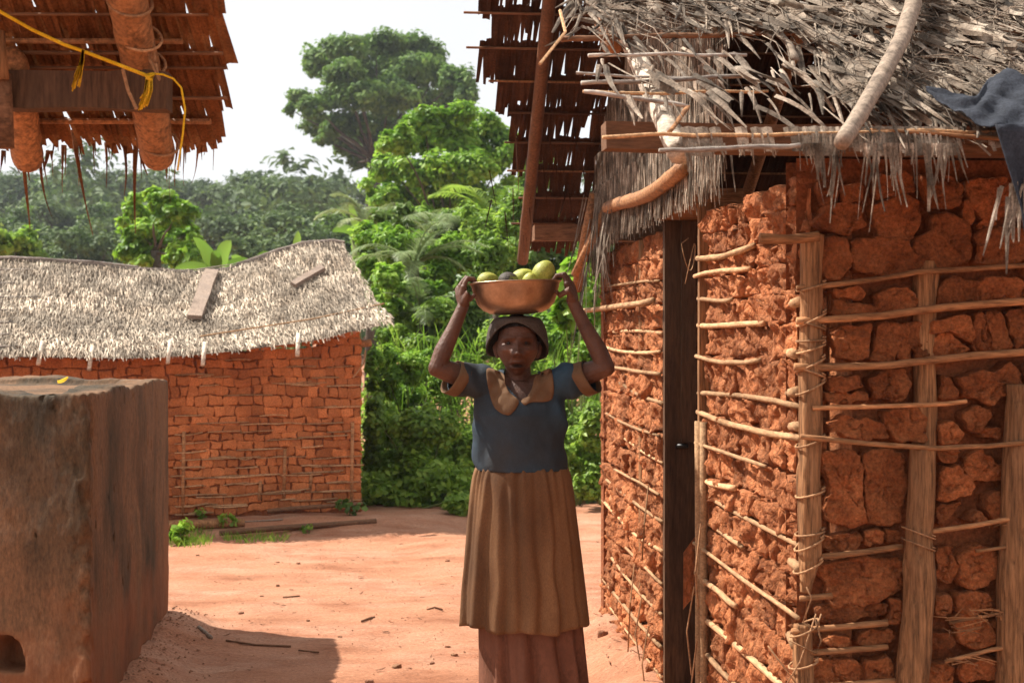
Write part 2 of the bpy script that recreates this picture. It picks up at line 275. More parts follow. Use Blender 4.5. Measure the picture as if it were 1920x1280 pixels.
# ------------------------------------------------------------------ mud lumps
FINE = ((.99, .45), (.965, .8), (.935, .98), (.88, 1), (.81, 1), (.73, 1), (.65, 1), (.56, 1), (.47, 1), (.38, 1), (.29, 1), (.2, 1), (.1, 1))
def relief(x, y, s, sc, rough, crack):
    z = fbm((x, y, s*.3), sc, 4)*rough+fbm((x, y, s), sc*3.3, 3)*rough*.5+fbm((x, y, s+3), sc*9, 2)*rough*.22
    if crack:
        q = abs(noise.noise(Vector((x*9+s, y*9, s))+Vector((fbm((x, y, s), 30, 2), fbm((y, x, s), 30, 2), 0))*.35)); z -= crack*math.exp(-(q/.035)**2)
    return z
def chunk(poly, W, h=.03, back=.05, rough=.012, seg=.022, rings=((.985, .6), (.94, .95), (.7, 1.0), (.35, 1.0)), sc=14, jit=.006, tint=.5, cha=1, mbx=None, crack=0):
    """an irregular lump of mud: outline in wall coordinates, W maps (u, v, out) to the world"""
    pts = [Vector(p) for p in poly]
    for _ in range(cha):
        q = []
        for i, p in enumerate(pts):
            n = pts[(i+1) % len(pts)]; q += [p.lerp(n, .14), p.lerp(n, .86)]
        pts = q
    out = []
    for i, p in enumerate(pts):
        n = pts[(i+1) % len(pts)]; k = max(1, int((n-p).length/seg)); out += [p.lerp(n, j/k) for j in range(k)]
    s = R.uniform(0, 99)
    out = [p+Vector((fbm((p.x, p.y, s), 25, 3), fbm((p.x, p.y, s+7), 25, 3)))*jit for p in out]
    c = sum(out, Vector((0, 0)))/len(out); n = len(out); vs = [W(p.x, p.y, -back) for p in out]; fs = []
    tilt = Vector((R.uniform(-1, 1), R.uniform(-1, 1)))*rough*4
    for r, (k, e) in enumerate(((1, .12),)+tuple(rings)):
        for p in out:
            q = c.lerp(p, k); z = relief(q.x, q.y, s, sc, rough, crack)
            vs.append(W(q.x, q.y, h*e+z*(1 if r else .5)+(q-c).dot(tilt)))
    m = len(rings)+1
    for r in range(m):
        for i in range(n): fs.append((r*n+i, r*n+(i+1) % n, (r+1)*n+(i+1) % n, (r+1)*n+i))
    vs.append(W(c.x, c.y, h+relief(c.x, c.y, s, sc, rough, crack))); fs += [(m*n+i, m*n+(i+1) % n, len(vs)-1) for i in range(n)]
    return (mbx or MB()).add(vs, fs, tint)
def ray_plane(px, py, p0, n, off=0):
    d = Vector(((px-CX)/F, 1, (CY-py)/F)); o = Vector((0, 0, H)); return o+d*((p0+n*off-o).dot(n)/d.dot(n))
NF = Vector((.0923, -.9957, 0)); NG = Vector((-.9957, -.0923, 0))
def fuv(px, py): q = ray_plane(px, py, HC, NF)-HC; return (q.dot(UF), q.z)          # photo pixel -> front wall coordinates
def FW(u, v, o): return HC+UF*u+UZ*v+NF*o
def GW(u, v, o): return HC+UG*u+UZ*v+NG*o
mh = empty('mud_hut', HC+UF*1.0+UG*1.6, 'red mud and pole hut with ragged bleached thatch and open dark doorway', 'hut')
# ---- front wall
core = MB()
nu, nv = 70, 60
cv = [FW(-.02+2.3*i/nu, -.05+1.98*j/nv, -.036+.018*fbm((i*.25, j*.25, 2), 1, 4)) for j in range(nv+1) for i in range(nu+1)]
core.add(cv, [(j*(nu+1)+i, j*(nu+1)+i+1, (j+1)*(nu+1)+i+1, (j+1)*(nu+1)+i) for j in range(nv) for i in range(nu)])
core.add([FW(-.02, -.05, -.13), FW(2.28, -.05, -.13), FW(2.28, 1.93, -.13), FW(-.02, 1.93, -.13)], [(0, 3, 2, 1)])
fw = core.build('front_wall', M['mud_core'], mh, True)
S1 = lambda L: [fuv(1420+x/2.56, 260+y/2.56) for x, y in L]
S2 = lambda L: [fuv(1420+x/2.462, 760+y/2.462) for x, y in L]
br1 = [[(270,400),(330,320),(420,300),(500,330),(510,430),(430,460),(330,450)],[(290,220),(370,210),(380,290),(310,320)],[(388,220),(500,230),(500,300),(395,300)],
[(560,400),(560,330),(640,290),(700,270),(780,310),(770,420),(720,480),(570,470)],[(770,190),(900,190),(980,230),(970,330),(900,340),(820,310)],[(560,180),(740,170),(755,250),(690,262),(570,300)],
[(1000,220),(1080,195),(1190,200),(1230,270),(1200,370),(1150,395),(1060,370),(1020,300)],[(1055,400),(1100,375),(1135,410),(1100,440),(1055,435)],[(980,300),(1010,300),(1045,380),(1020,410),(980,380)],
[(280,495),(430,475),(445,560),(440,630),(400,675),(320,670),(270,640),(290,580)],[(450,490),(690,478),(770,590),(740,640),(600,668),(590,640),(470,640),(458,580)],
[(750,500),(830,450),(850,370),(910,355),(1000,400),(1025,440),(1025,590),(870,610),(780,590)],[(1045,440),(1200,420),(1290,440),(1290,590),(1060,605)],
[(360,720),(480,710),(515,750),(490,775),(390,765)],[(370,780),(570,800),(575,830),(350,850)],[(580,740),(700,715),(750,730),(790,800),(700,830),(600,850),(580,800)],
[(880,690),(960,665),(1060,672),(1060,806),(1000,810),(870,800),(860,760)],[(1066,675),(1210,668),(1290,700),(1280,780),(1150,800),(1066,804)],
[(345,905),(540,895),(545,930),(515,1060),(370,1050),(360,1000)],[(560,890),(625,886),(640,960),(660,1064),(600,1070),(530,1060),(560,980)],[(632,888),(715,885),(722,960),(745,1055),(668,1062),(648,960)],[(722,886),(790,890),(820,980),(815,1040),(752,1052),(730,960)],
[(820,880),(1010,840),(1020,970),(910,925),(825,945)],[(838,960),(905,935),(1005,985),(1000,1020),(860,1050),(835,1030)],[(1035,850),(1082,840),(1130,1018),(1060,1030),(1040,1000)],[(1088,840),(1185,825),(1220,1006),(1136,1016)],[(1192,824),(1290,812),(1300,990),(1228,1002)],
[(330,1140),(480,1130),(500,1190),(400,1215),(340,1210)],[(530,1150),(600,1120),(700,1110),(725,1150),(720,1220),(660,1255),(570,1240),(560,1190)],[(880,1140),(920,1140),(955,1230),(930,1250),(870,1250)],
[(960,1130),(1110,1110),(1190,1080),(1245,1110),(1255,1200),(1150,1240),(1110,1280),(1060,1250),(1000,1230)],[(330,1215),(520,1220),(540,1262),(330,1270)]]
br2 = [[(320,80),(380,50),(500,60),(560,80),(600,130),(540,150),(420,150),(330,120)],[(580,30),(620,10),(740,10),(775,80),(770,165),(640,165),(600,120)],[(830,90),(900,70),(940,130),(940,170),(830,170)],[(940,20),(1060,5),(1070,60),(1030,120),(970,110),(940,70)],[(1020,140),(1060,90),(1130,110),(1120,160)],
[(290,230),(470,222),(490,330),(480,400),(500,530),(420,545),(330,520),(310,440),(350,390),(300,300)],[(480,222),(600,215),(680,230),(680,330),(670,520),(600,540),(510,532),(492,400),(500,320)],
[(830,290),(940,280),(990,360),(970,420),(830,440)],[(960,260),(1040,210),(1100,270),(1165,290),(1160,330),(1060,340),(980,360),(940,310)],[(1050,420),(1150,395),(1170,480),(1110,525),(1060,510)],[(945,520),(1010,480),(1045,520),(1020,540)],[(830,460),(930,450),(860,550),(830,550)],[(830,205),(930,205),(910,260),(840,250)],
[(290,600),(370,590),(470,580),(480,620),(430,660),(300,670)],[(495,580),(580,575),(580,625),(500,640)],[(590,580),(660,580),(660,620),(590,630)],[(270,740),(380,720),(560,700),(655,710),(660,840),(560,890),(400,920),(350,920),(330,870),(320,800)],
[(815,660),(900,650),(915,810),(860,820),(815,800)],[(918,680),(1000,655),(1095,660),(1105,790),(1060,830),(960,840),(925,770)],[(280,930),(400,924),(590,900),(590,960),(450,990),(310,1005)],[(600,900),(655,895),(655,1000),(600,1000)],
[(810,870),(880,860),(890,950),(810,950)],[(900,870),(1060,850),(1085,920),(980,970),(920,950)],[(910,965),(1060,985),(1100,1090),(1000,1130),(920,1080)],[(1085,1000),(1250,950),(1260,1090),(1130,1100)],[(300,1060),(420,1050),(430,1100),(310,1105)],[(460,1040),(620,1020),(620,1095),(460,1095)],[(790,1060),(880,1040),(900,1100),(800,1140)],
[(240,1180),(440,1160),(480,1200),(480,1290),(240,1290)],[(485,1180),(610,1150),(620,1290),(490,1290)],[(910,1190),(1000,1160),(1110,1170),(1120,1230),(1040,1270),(930,1260)],[(790,1180),(900,1190),(900,1290),(785,1290)],[(1130,1150),(1260,1130),(1260,1260),(1140,1250)],[(240,1300),(600,1300),(600,1420),(240,1420)],[(800,1300),(1000,1300),(1000,1420),(800,1420)],[(1010,1290),(1240,1280),(1240,1420),(1010,1420)]]
for L_ in [S1(p) for p in br1]+[S2(p) for p in br2]:
    cu = sum(p[0] for p in L_)/len(L_); cv_ = sum(p[1] for p in L_)/len(L_)
    L_ = [(cu+(u-cu)*1.085, cv_+(v-cv_)*1.09) for u, v in L_]
    chunk(L_, FW, h=R.uniform(.004, .022), back=.06, rough=.011, sc=15, tint=R.random(), jit=.011, seg=.006, rings=FINE, crack=.010).build('mud_brick', M['mud'], fw, True)
for r in range(19):                                   # the wall goes on to the right of the picture
    u = .58
    while u < 2.2:
        wd = R.uniform(.09, .2); chunk([(u, r*.1+.01), (u+wd-.012, r*.1+.01), (u+wd-.012, r*.1+.09), (u, r*.1+.09)], FW, h=.02, back=.07, tint=R.random(), seg=.05).build('mud_brick', M['mud'], fw, True); u += wd
# posts and laths of the front wall
def fpath(pts, off): return [ray_plane(x, y, HC, NF, off) for x, y in pts]
def lathe(pts, r, off, m='lath', parent=None, n=7, flat=1., name='lath', P_=None):
    pp = P_ or fpath(pts, off); out = []
    for i in range(len(pp)-1):
        for k in range(5): out.append(pp[i].lerp(pp[i+1], k/5)+Vector((R.uniform(-1, 1), R.uniform(-1, 1), R.uniform(-1, 1)))*r*.05)
    out.append(pp[-1]); return MB().tube(out, [r*(1+.10*fbm(q, 9, 2)) for q in out], n, R.random(), .04, flat).build(name, M[m], parent or fw, True)
k = .00138                                            # metres per photo pixel on that wall
for pts, wpx, off in [([(1494,540),(1560,534),(1654,522),(1720,510),(1930,497)],11,.035),([(1494,602),(1570,598),(1654,592),(1771,576),(1930,564)],15,.04),([(1490,688),(1580,688),(1670,684),(1810,668),(1930,659)],15,.042),
        ([(1523,765),(1640,762),(1773,757),(1812,752)],9,.05),([(1501,818),(1623,831),(1753,840),(1850,836),(1930,829)],10,.075),([(1536,1044),(1610,1036),(1692,1024)],12,.03),([(1735,998),(1830,984),(1930,966)],10,.055),([(1500,1122),(1560,1116)],12,.03),([(1485,1183),(1664,1167)],13,.03),([(1512,1224),(1664,1212)],12,.03),
        ([(1830,1033),(1930,1019)],7,.05),([(1779,1167),(1860,1152),(1930,1136)],7,.05),([(1771,1240),(1860,1217),(1930,1207)],8,.05),([(1490,1290),(1700,1275)],13,.03),([(1425,447),(1480,449),(1535,443)],20,.05)]:
    lathe(pts, wpx*k*.5, off)
for (cx, cy) in ((1800, 1160), (1850, 1148), (1790, 1178), (1800, 1232), (1880, 1150), (1850, 985)):   # frayed fibres
    b = MB()
    for _ in range(9):
        x0 = cx+R.uniform(-30, 40); y0 = cy+R.uniform(-6, 8); b.tube(fpath([(x0, y0), (x0+R.uniform(-45, 60), y0+R.uniform(-18, 18))], .055), .0011, 4, R.random())
    b.build('frayed_fibre', M['lath'], fw)
def timber(pts, rr, name, m, parent, n=26, sub_=4):
    P2 = []; R2 = []
    for i in range(len(pts)-1):
        for q in range(sub_): P2.append(pts[i].lerp(pts[i+1], q/sub_)); R2.append(rr[i]+(rr[i+1]-rr[i])*q/sub_)
    P2.append(pts[-1]); R2.append(rr[-1]); b = MB(); b.tube(P2, R2, n); s = R.uniform(0, 50); V = []
    for i, p in enumerate(P2):
        for j in range(n):
            q = 2*math.pi*j/n; vv = Vector(b.v[i*n+j]); a = fbm((math.cos(q)*2.2+s, math.sin(q)*2.2, i*.05), 1, 3); f = fbm((math.cos(q)*7, math.sin(q)*7+s, i*.035), 1, 3); g2 = abs(noise.noise(Vector((math.cos(q)*3.2, math.sin(q)*3.2+s, i*.03))))
            V.append(tuple(p+(vv-p)*(1+.10*a+.045*f-.16*math.exp(-(g2/.05)**2))))
    b.v = V; return b.build(name, M[m], parent, True)
def pole(pts, rpx, off, name='post', m='pole', parent=mh, wob=.05):
    pp = fpath(pts, off); out = []; rr = []
    for i in range(len(pp)-1):
        for q in range(6):
            u = q/6; c = pp[i].lerp(pp[i+1], u); out.append(c+Vector((fbm(c, 5, 3), 0, 0))*.006); rr.append((rpx[i]*(1-u)+rpx[i+1]*u)*k*(1+.07*fbm(c, 9, 3)))
    out.append(pp[-1]); rr.append(rpx[-1]*k); return timber(out, rr, name, m, parent)
pole([(1522,440),(1521,600),(1520,760),(1519,900),(1517,1040),(1511,1110)], [22,21,22,22,21,10], .022)
pole([(1507,1170),(1505,1290),(1502,1480)], [17,21,22], .02)
pole([(1736,490),(1735,640),(1733,850)], [22,21,22], -.016)
pole([(1732,838),(1722,1000),(1726,1090),(1708,1280),(1700,1480)], [25,25,28,30,31], .045)
pole([(1912,720),(1906,900),(1898,1100),(1895,1290),(1890,1480)], [25,27,28,27,27], .035)
pole([(2150,480),(2150,1480)], [25, 27], .04); pole([(2420,480),(2420,1480)], [25, 27], .04)
def ring(cx, cy, rw, tilt, off=.02, th=2.2, parent=mh):
    c = ray_plane(cx, cy, HC, NF, off); pts = []
    for i in range(15):
        q = i/14*2*math.pi*1.15; pts.append(c+UF*math.cos(q)*rw*k+NF*math.sin(q)*rw*k*1.02+UZ*(math.cos(q)*tilt+i*.0006))
    MB().tube(pts, th*k, 5, R.random()).build('vine_tie', M['tie'], parent, True)
for cx, cy, tl in ((1521,540,.012),(1521,600,.02),(1520,612,-.01),(1520,640,.004),(1520,655,.014),(1519,684,.02),(1519,700,-.012),(1519,728,.02),(1519,830,.015),(1519,926,.012),(1518,1000,.008),(1517,1020,.02),(1515,1062,.02),(1508,1180,.02),(1506,1245,.012)): ring(cx, cy, 27, tl)
for cx, cy in ((1722,1000), (1722,1022)): ring(cx, cy, 30, -.014, .045, 1.6)
for pts in ([(1512,1100),(1522,1120),(1506,1165),(1530,1180),(1540,1150)],[(1470,1290),(1500,1240),(1530,1150)],[(1500,1290),(1440,1210)],[(1480,1200),(1530,1225),(1540,1200),(1528,1160)]):
    MB().tube(fpath(pts, .055), .0022, 5, R.random()).build('vine_tie', M['tie'], mh, True)
# ---- gable wall with the doorway
DU0, DU1 = 1.14, 1.80; ZT = 1.88
def gcore(u0, u1):
    nu, nv = max(4, int((u1-u0)*26)), 44
    b = MB(); cv = [GW(u0+(u1-u0)*i/nu, -.05+(ZT+.02)*j/nv, -.015+.02*fbm((i*.3, j*.3, u0), 1, 4)) for j in range(nv+1) for i in range(nu+1)]
    b.add(cv, [(j*(nu+1)+i, (j+1)*(nu+1)+i, (j+1)*(nu+1)+i+1, j*(nu+1)+i+1) for j in range(nv) for i in range(nu)])
    b.box(GW((u0+u1)/2, ZT/2-.02, -.095), (UG*(u1-u0)/2, NG*.03, UZ*(ZT/2)))
    return b.build('gable_wall', M['mud_lit'], mh, True)
gl = gcore(DU1, 3.3); gr = gcore(.02, DU0)
zl_far = [1.69, 1.60, 1.49, 1.41, 1.32, 1.21, 1.09, .97, .86, .74, .62, .50, .38, .26, .14]
zl_near = [1.73, 1.66, 1.58, 1.50, 1.40, 1.28, 1.20, 1.10, 1.00, .92, .83, .74, .645, .52, .40, .28, .15]
def gable_bricks(u0, u1, zs, parent, lmin, lmax):
    zz = [ZT]+zs+[.02]
    for a, b in zip(zz[:-1], zz[1:]):
        rows = [(b, a)] if a-b < .13 else [(b, (a+b)/2), ((a+b)/2, a)]
        for (z0, z1) in rows:
            u = u0
            while u < u1-.02:
                wd = min(R.uniform(lmin, lmax), u1-u)
                if u1-u-wd < .05: wd = u1-u
                j = lambda: R.uniform(-.008, .008)
                chunk([(u+j()+.004, z0+.003+j()), (u+wd*.5, z0+.0+j()), (u+wd-.006+j(), z0+.008+j()), (u+wd-.004, (z0+z1)/2), (u+wd-.006+j(), z1-.003+j()), (u+wd*.4, z1-.0+j()), (u+.004+j(), z1-.008+j()), (u+.004, (z0+z1)/2)], GW,
                      h=R.uniform(.004, .022), back=.06, rough=.024, sc=18, seg=.014, rings=FINE[::2], tint=R.random(), cha=1, jit=.014).build('mud_brick', M['mud_lit'], parent, True)
                u += wd
gable_bricks(DU1+.05, 3.3, zl_far, gl, .13, .30); gable_bricks(.03, DU0-.05, zl_near, gr, .09, .2)
def glath(u0, u1, z, sag=.0, r=.011, off=.04, m='lath_pale', parent=mh, dz=0):
    n = 9; pts = [GW(u0+(u1-u0)*i/n, z+dz*i/n-sag*math.sin(math.pi*i/n)+.006*fbm((u0*3+i*.22, z*9, 0), 1, 2), off+.004*fbm((u0*3+i*.3, z*9, 5), 1, 2)) for i in range(n+1)]
    MB().tube(pts, [r*(1+.12*fbm(q, 8, 2)) for q in pts], 8, R.random(), .05).build('lath', M[m], parent, True)
for i, z in enumerate(zl_far):
    if i == 1: glath(DU1+.03, 4.05, z+.01, 0, .013, .05, parent=gl)
    else: glath(DU1+.03, 3.3+R.uniform(-.5, .05), z+R.uniform(-.01, .01), R.uniform(-.01, .03), R.uniform(.005, .009), R.uniform(.008, .030), parent=gl, dz=R.uniform(0, .05))
for i, z in enumerate(zl_near):
    long = i in (5, 6, 9, 11, 13); glath(-.02 if long else R.uniform(.2, .75), DU0+.02, z, R.uniform(-.008, .015), R.uniform(.006, .0105), R.uniform(.012, .036), parent=gr, dz=R.uniform(-.01, .02))
for z in (1.55, 1.42, 1.31, 1.22, .86, .66, .48, .34):    # lath ends sticking out at the corner
    MB().tube([GW(.16, z, .0), GW(-.015, z+R.uniform(-.015, .015), R.uniform(.02, .045))], .014, 8, R.random()).build('lath', M['lath_pale'], gr, True)
for u in (DU0-.03, DU0-.1): lathe(None, .014, 0, 'lath_pale', gr, P_=[GW(u, 0, .03), GW(u, ZT-.7, .032)], name='upright')
for u in (2.3, 3.27): lathe(None, .018, 0, 'pole', gl, P_=[GW(u, 0, -.0), GW(u, ZT, .0)], name='upright')
for _ in range(9):                                    # hanging vine ends on the wall
    u = R.choice([R.uniform(1.85, 2.2), R.uniform(.2, .6), R.uniform(.9, 1.1)]); z = R.uniform(.3, .9); MB().tube([GW(u, z, .06), GW(u+R.uniform(-.05, .05), z-.15, .085), GW(u+R.uniform(-.1, .1), z-R.uniform(.25, .4), .07)], .003, 4, R.random()).build('vine_tie', M['tie'], mh)
# door frame
df = bpy.data.objects.new('door_frame', None); COL.objects.link(df); df.parent = mh; df.location = -Vector(mh.location)
def dplank(name, u0, u1, z0, z1, o0, o1, m='door'):
    b = MB(); n = 10; vs = []; fs = []
    for i in range(n+1):
        z = z0+(z1-z0)*i/n
        for (u, o) in ((u0, o0), (u1, o0), (u1, o1), (u0, o1)): vs.append(GW(u, z, o)+Vector((1, 1, 0))*R.uniform(-.0012, .0012))
    for i in range(n):
        for j in range(4): fs.append((i*4+j, i*4+4+j, i*4+4+(j+1) % 4, i*4+(j+1) % 4))
    fs += [(0, 1, 2, 3), (n*4+3, n*4+2, n*4+1, n*4)]; b.add(vs, fs)
    return b.build(name, M[m], df)
dplank('jamb', DU1, DU1+.035, -.02, 1.92, -.125, .008); dplank('jamb', DU0-.028, DU0, -.02, 1.92, -.12, .03, 'pole')
dplank('lintel', DU0-.03, DU1+.04, 1.921, 1.97, -.12, .034, 'lath'); dplank('door_stop', DU1-.022, DU1-.001, 1.06, 1.918, -.112, -.055)
dplank('door_leaf', DU1-.07, DU1-.045, .02, 1.90, -.70, -.13)
MB().capsule([GW(DU1-.002, 1.04, -.042), GW(DU1-.022, 1.045, -.042), GW(DU1-.025, 1.045, -.07)], .010, 8).build('latch', M['iris'], df, True)
lp = [GW(DU1-.30, 1.83, -.02)]+[GW(DU1-.30+.03*math.cos(q), 1.76+.05*math.sin(q), -.02+.03*math.sin(q*.7)) for q in np.linspace(1.5, 8, 16)]+[GW(DU1-.33, 1.66, .0)]
MB().tube(lp, .002, 5, .9).build('hanging_vine_loop', M['lath_pale'], df, True)
# plain rear and far walls that close the hut
b = MB(); b.box(hut(1.13, 3.27, .93), (UF*1.15, UG*.04, UZ*.95)); b.box(hut(2.26, 1.6, .93), (UF*.04, UG*1.6, UZ*.95)); b.build('back_wall', M['mud_core'], mh)
# ---- roof timbers
SL = .70; EZ = 1.93
def rf(a, b, o=0):                                    # front slope (b = distance behind the wall corner)
    n = Vector((0, 0, 1))-UG*SL; n.normalize(); return hut(a, b, EZ+SL*(b+.42))+n*o
def rb(a, b, o=0):                                    # rear slope
    n = Vector((0, 0, 1))+UG*SL; n.normalize(); return hut(a, b, EZ+SL*(3.72-b))+n*o
NRF = (Vector((0, 0, 1))-UG*SL).normalized(); NRB = (Vector((0, 0, 1))+UG*SL).normalized(); DRF = (-UG-UZ*SL).normalized(); DRB = (UG-UZ*SL).normalized()
def beam(a0, a1, b, z, wd, ht, m='beam', name='wall_plate'):
    return MB().plank(hut(a0, b, z), hut(a1, b, z), UG, wd, UZ, ht, .5, 14, .003).build(name, M[m], mh)
beam(-.545, 2.4, -.05, 1.965, .085, .066); beam(-.36, 2.4, 3.30, 1.985, .10, .075)
def rpole(fn, a0, b0, a1, b1, r, o, name, m, n=9, nodes=True):
    pts = []; rr = []
    for i in range(25):
        t = i/24; pts.append(fn(a0+(a1-a0)*t, b0+(b1-b0)*t, o)); rr.append(r*(1.07 if nodes and i % 6 == 3 else 1))
    return MB().tube(pts, rr, n, .5, .012).build(name, M[m], mh, True)
rpole(rb, -.375, 3.72, -.42, 1.65, .030, -.075, 'rafter', 'rafter_dark'); rpole(rb, .7, 3.72, .7, 1.65, .03, -.075, 'rafter', 'bamboo'); rpole(rf, .75, -.35, .75, 1.65, .028, -.07, 'rafter', 'bamboo'); rpole(rf, 1.6, -.35, 1.6, 1.65, .028, -.07, 'rafter', 'bamboo')
rpole(rf, -.445, -.50, -.465, .10, .026, -.012, 'rafter', 'raffia', nodes=False); rpole(rf, -.5, .05, -.5, 1.65, .026, -.05, 'rafter', 'bamboo')
MB().tube([hut(-.7, 1.65, 3.31), hut(2.5, 1.65, 3.31)], .035, 9).build('ridge_pole', M['bamboo'], mh, True)
rpole(lambda a, b, o: GW(b, 2.02+.02*math.sin(b*3), .11), 0, 2.55, 0, 1.0, .028, 0, 'gable_pole', 'bamboo')     # pole that presses the gable thatch
MB().tube([hut(-.16, 3.2, 1.70), hut(-.13, 3.05, 1.98), hut(-.10, 3.0, 2.15)], .025, 9).build('gable_brace', M['bamboo'], mh, True)
MB().tube([hut(-.20, 2.95, 1.76), hut(-.08, 2.8, 2.05)], .022, 9).build('gable_brace', M['bamboo'], mh, True)
# ---- rear slope seen from below: rows of folded leaf strips on laths
def thatch_row(A, B, down, nrm, Lr, wr, seg=3, gap=0., curl=.25, tip=.45, tint=(.2, .9), lift=.004, hole=0., mbx=None, side=.1):
    b = mbx or MB(); A, B = Vector(A), Vector(B); ln = (B-A).length; x = 0; ax = (B-A).normalized()
    while x < ln:
        wd = R.uniform(*wr)
        L_ = R.uniform(*Lr)*(1+.18*fbm((x, A.y, A.z), 4, 3))
        if R.random() < hole: L_ *= R.uniform(.35, .75)
        if R.random() > gap:
            b.strip(A+ax*x+nrm*R.uniform(0, lift)+down*R.uniform(-.015, .01), down+ax*R.uniform(-side, side), nrm, L_, wd*1.5, seg, R.uniform(-curl, curl), R.uniform(-.5, .5), .25, tip*R.uniform(.3, 1.4), R.uniform(*tint))
        x += wd
    return b
bs = np.arange(1.72, 3.75, .163)
for i, bb in enumerate(bs[:-1]):
    a0 = -.72+.3*max(0, (bb-2.1)/1.6)**1.0+R.uniform(-.04, .05)
    if bb > 2.85: a0 += .10
    thatch_row(rb(a0, bb, 0), rb(2.4, bb, 0), DRB, NRB, (.225, .27), (.011, .024), 3, .004, .14, .85, hole=.045, tint=(.2, .7), side=.04).build('thatch_row', M['thatch_dark'], mh)
    thatch_row(rb(-.02, bb-.05, .03), rb(2.4, bb-.05, .03), DRB, NRB, (.24, .28), (.02, .035), 2, 0, .05, .95, tint=(.2, .7), side=.03).build('thatch_row', M['thatch_dark'], mh)  # extra backing layer added to block sky light through the rows
    rr_ = [rb(a0-R.uniform(.02, .15)+(2.4-a0)*t/10, bb+.02, -.012) for t in range(11)]; MB().tube(rr_, .0085, 6, R.random(), .05, .6).build('lath', M['beam' if i % 3 else 'pole'], mh)
for _ in range(26):                                   # long wisps hanging from the rear edge
    a = R.uniform(-.62, -.1); bb = R.uniform(2.6, 3.6); MB().strip(rb(a, bb, -.01), -UZ+UF*R.uniform(-.3, .3), UG, R.uniform(.08, .26), R.uniform(.004, .012), 4, R.uniform(-.4, .4), 1, tip=.1, t=R.random()).build('hanging_leaf', M['thatch_dark'], mh)
# ---- front slope
def dens(a, b): return .10 if (a < -.04 and b < .0) else 1
for i, bb in enumerate(np.arange(-.36, 1.62, .105)):
    a0 = -.60 if bb > .075 else (-.03 if bb > -.3 else .10)
    thatch_row(rf(a0+R.uniform(-.04, .05), bb, .01), rf(2.45, bb, .01), DRF, NRF, (.11, .21), (.006, .015), 3, .08, .35, .4, tint=(0, 1), lift=.02, side=.5).build('thatch_row', M['thatch'], mh)
cnt = 0
loose = MB()
def rfpx(px, py, o=.02): return ray_plane(px, py, rf(0, 0), NRF, o)
for i in range(2600):
    a = R.uniform(-.6, 1.0); bb = R.uniform(-.40, .42)
    if R.random() > dens(a, bb): continue
    big = bb < .18 and a < .72 and cnt < 250 and R.random() < .5
    tgt = MB() if big else loose
    flow = .75 if bb < .0 else R.choice([.9, 1.5, 2.6, -1.2])       # blown towards the right
    tgt.strip(rf(a, bb, R.uniform(.02, .05)), DRF+UF*R.uniform(-.25, flow), NRF+Vector((R.uniform(-.5, .5), R.uniform(-.5, .5), 0)), R.uniform(.06, .20), R.uniform(.004, .018), 5, R.uniform(-.35, .3), R.uniform(-2, 2), .5, .2, R.random(), R.uniform(-.3, .3))
    if big: tgt.build('dry_leaf', M['thatch'], mh); cnt += 1
for i in range(700):
    a = R.uniform(1.0, 2.4) if i % 3 else R.uniform(-.6, 2.4); bb = R.uniform(-.4, 1.6) if a > 1 else R.uniform(.4, 1.6)
    loose.strip(rf(a, bb, .03), DRF+UF*R.uniform(-.4, .9), NRF, R.uniform(.1, .25), R.uniform(.01, .03), 3, R.uniform(-.4, .6), R.uniform(-1, 1), .3, .2, R.random())
for i in range(420):                                   # fine fibres
    a = R.uniform(-.55, 1.0); bb = R.uniform(-.36, .35)
    if R.random() > dens(a, bb)*1.5: continue
    c = rf(a, bb, .05); d = (DRF*R.uniform(.2, 1)+UF*R.uniform(-1, 1)).normalized(); ln = R.uniform(.06, .2); loose.tube([c, c+d*ln*.5+NRF*.015, c+d*ln+NRF*R.uniform(-.02, .02)], .0013, 4, R.random())
for i in range(260):                                   # broad ragged pieces of leaf
    a = R.uniform(-.58, 1.0); bb = R.uniform(-.36, .38)
    if R.random() > dens(a, bb): continue
    for e in range(R.randint(2, 4)): loose.strip(rf(a+e*.012, bb+R.uniform(-.01, .01), R.uniform(.03, .055)), DRF+UF*R.uniform(.1, .8), NRF+Vector((R.uniform(-.6, .6), R.uniform(-.4, .4), 0)), R.uniform(.05, .15), R.uniform(.018, .036), 4, R.uniform(-.3, .5), R.uniform(-1, 1), .5, .6, R.random())
tag(loose.build('loose_thatch', M['thatch'], mh), kind='stuff')
# leaves draped over the bare laths at the left
for px, py, dx, ln, wd in ((1290,170,50,.13,.03),(1310,175,62,.16,.022),(1330,170,40,.10,.02),(1345,178,20,.12,.018),(1400,165,10,.13,.02),(1210,165,-8,.09,.02),(1420,200,90,.2,.03),(1440,150,70,.22,.03),(1455,180,95,.2,.028),(1250,110,45,.15,.02),(1280,90,60,.2,.02),(1230,95,12,.12,.018),(1350,110,35,.14,.03),(1375,100,30,.16,.03),(1330,95,20,.1,.03),(1160,60,60,.12,.016),(1390,170,-20,.1,.015),(1470,120,60,.2,.03)):
    MB().strip(rfpx(px, py, .03), DRF+UF*dx/60*.6, NRF, ln, wd*.7, 6, -.25, R.uniform(-1.2, 1.2), .5, .3, R.uniform(.3, 1), grav=.5).build('dry_leaf', M['thatch'], mh)
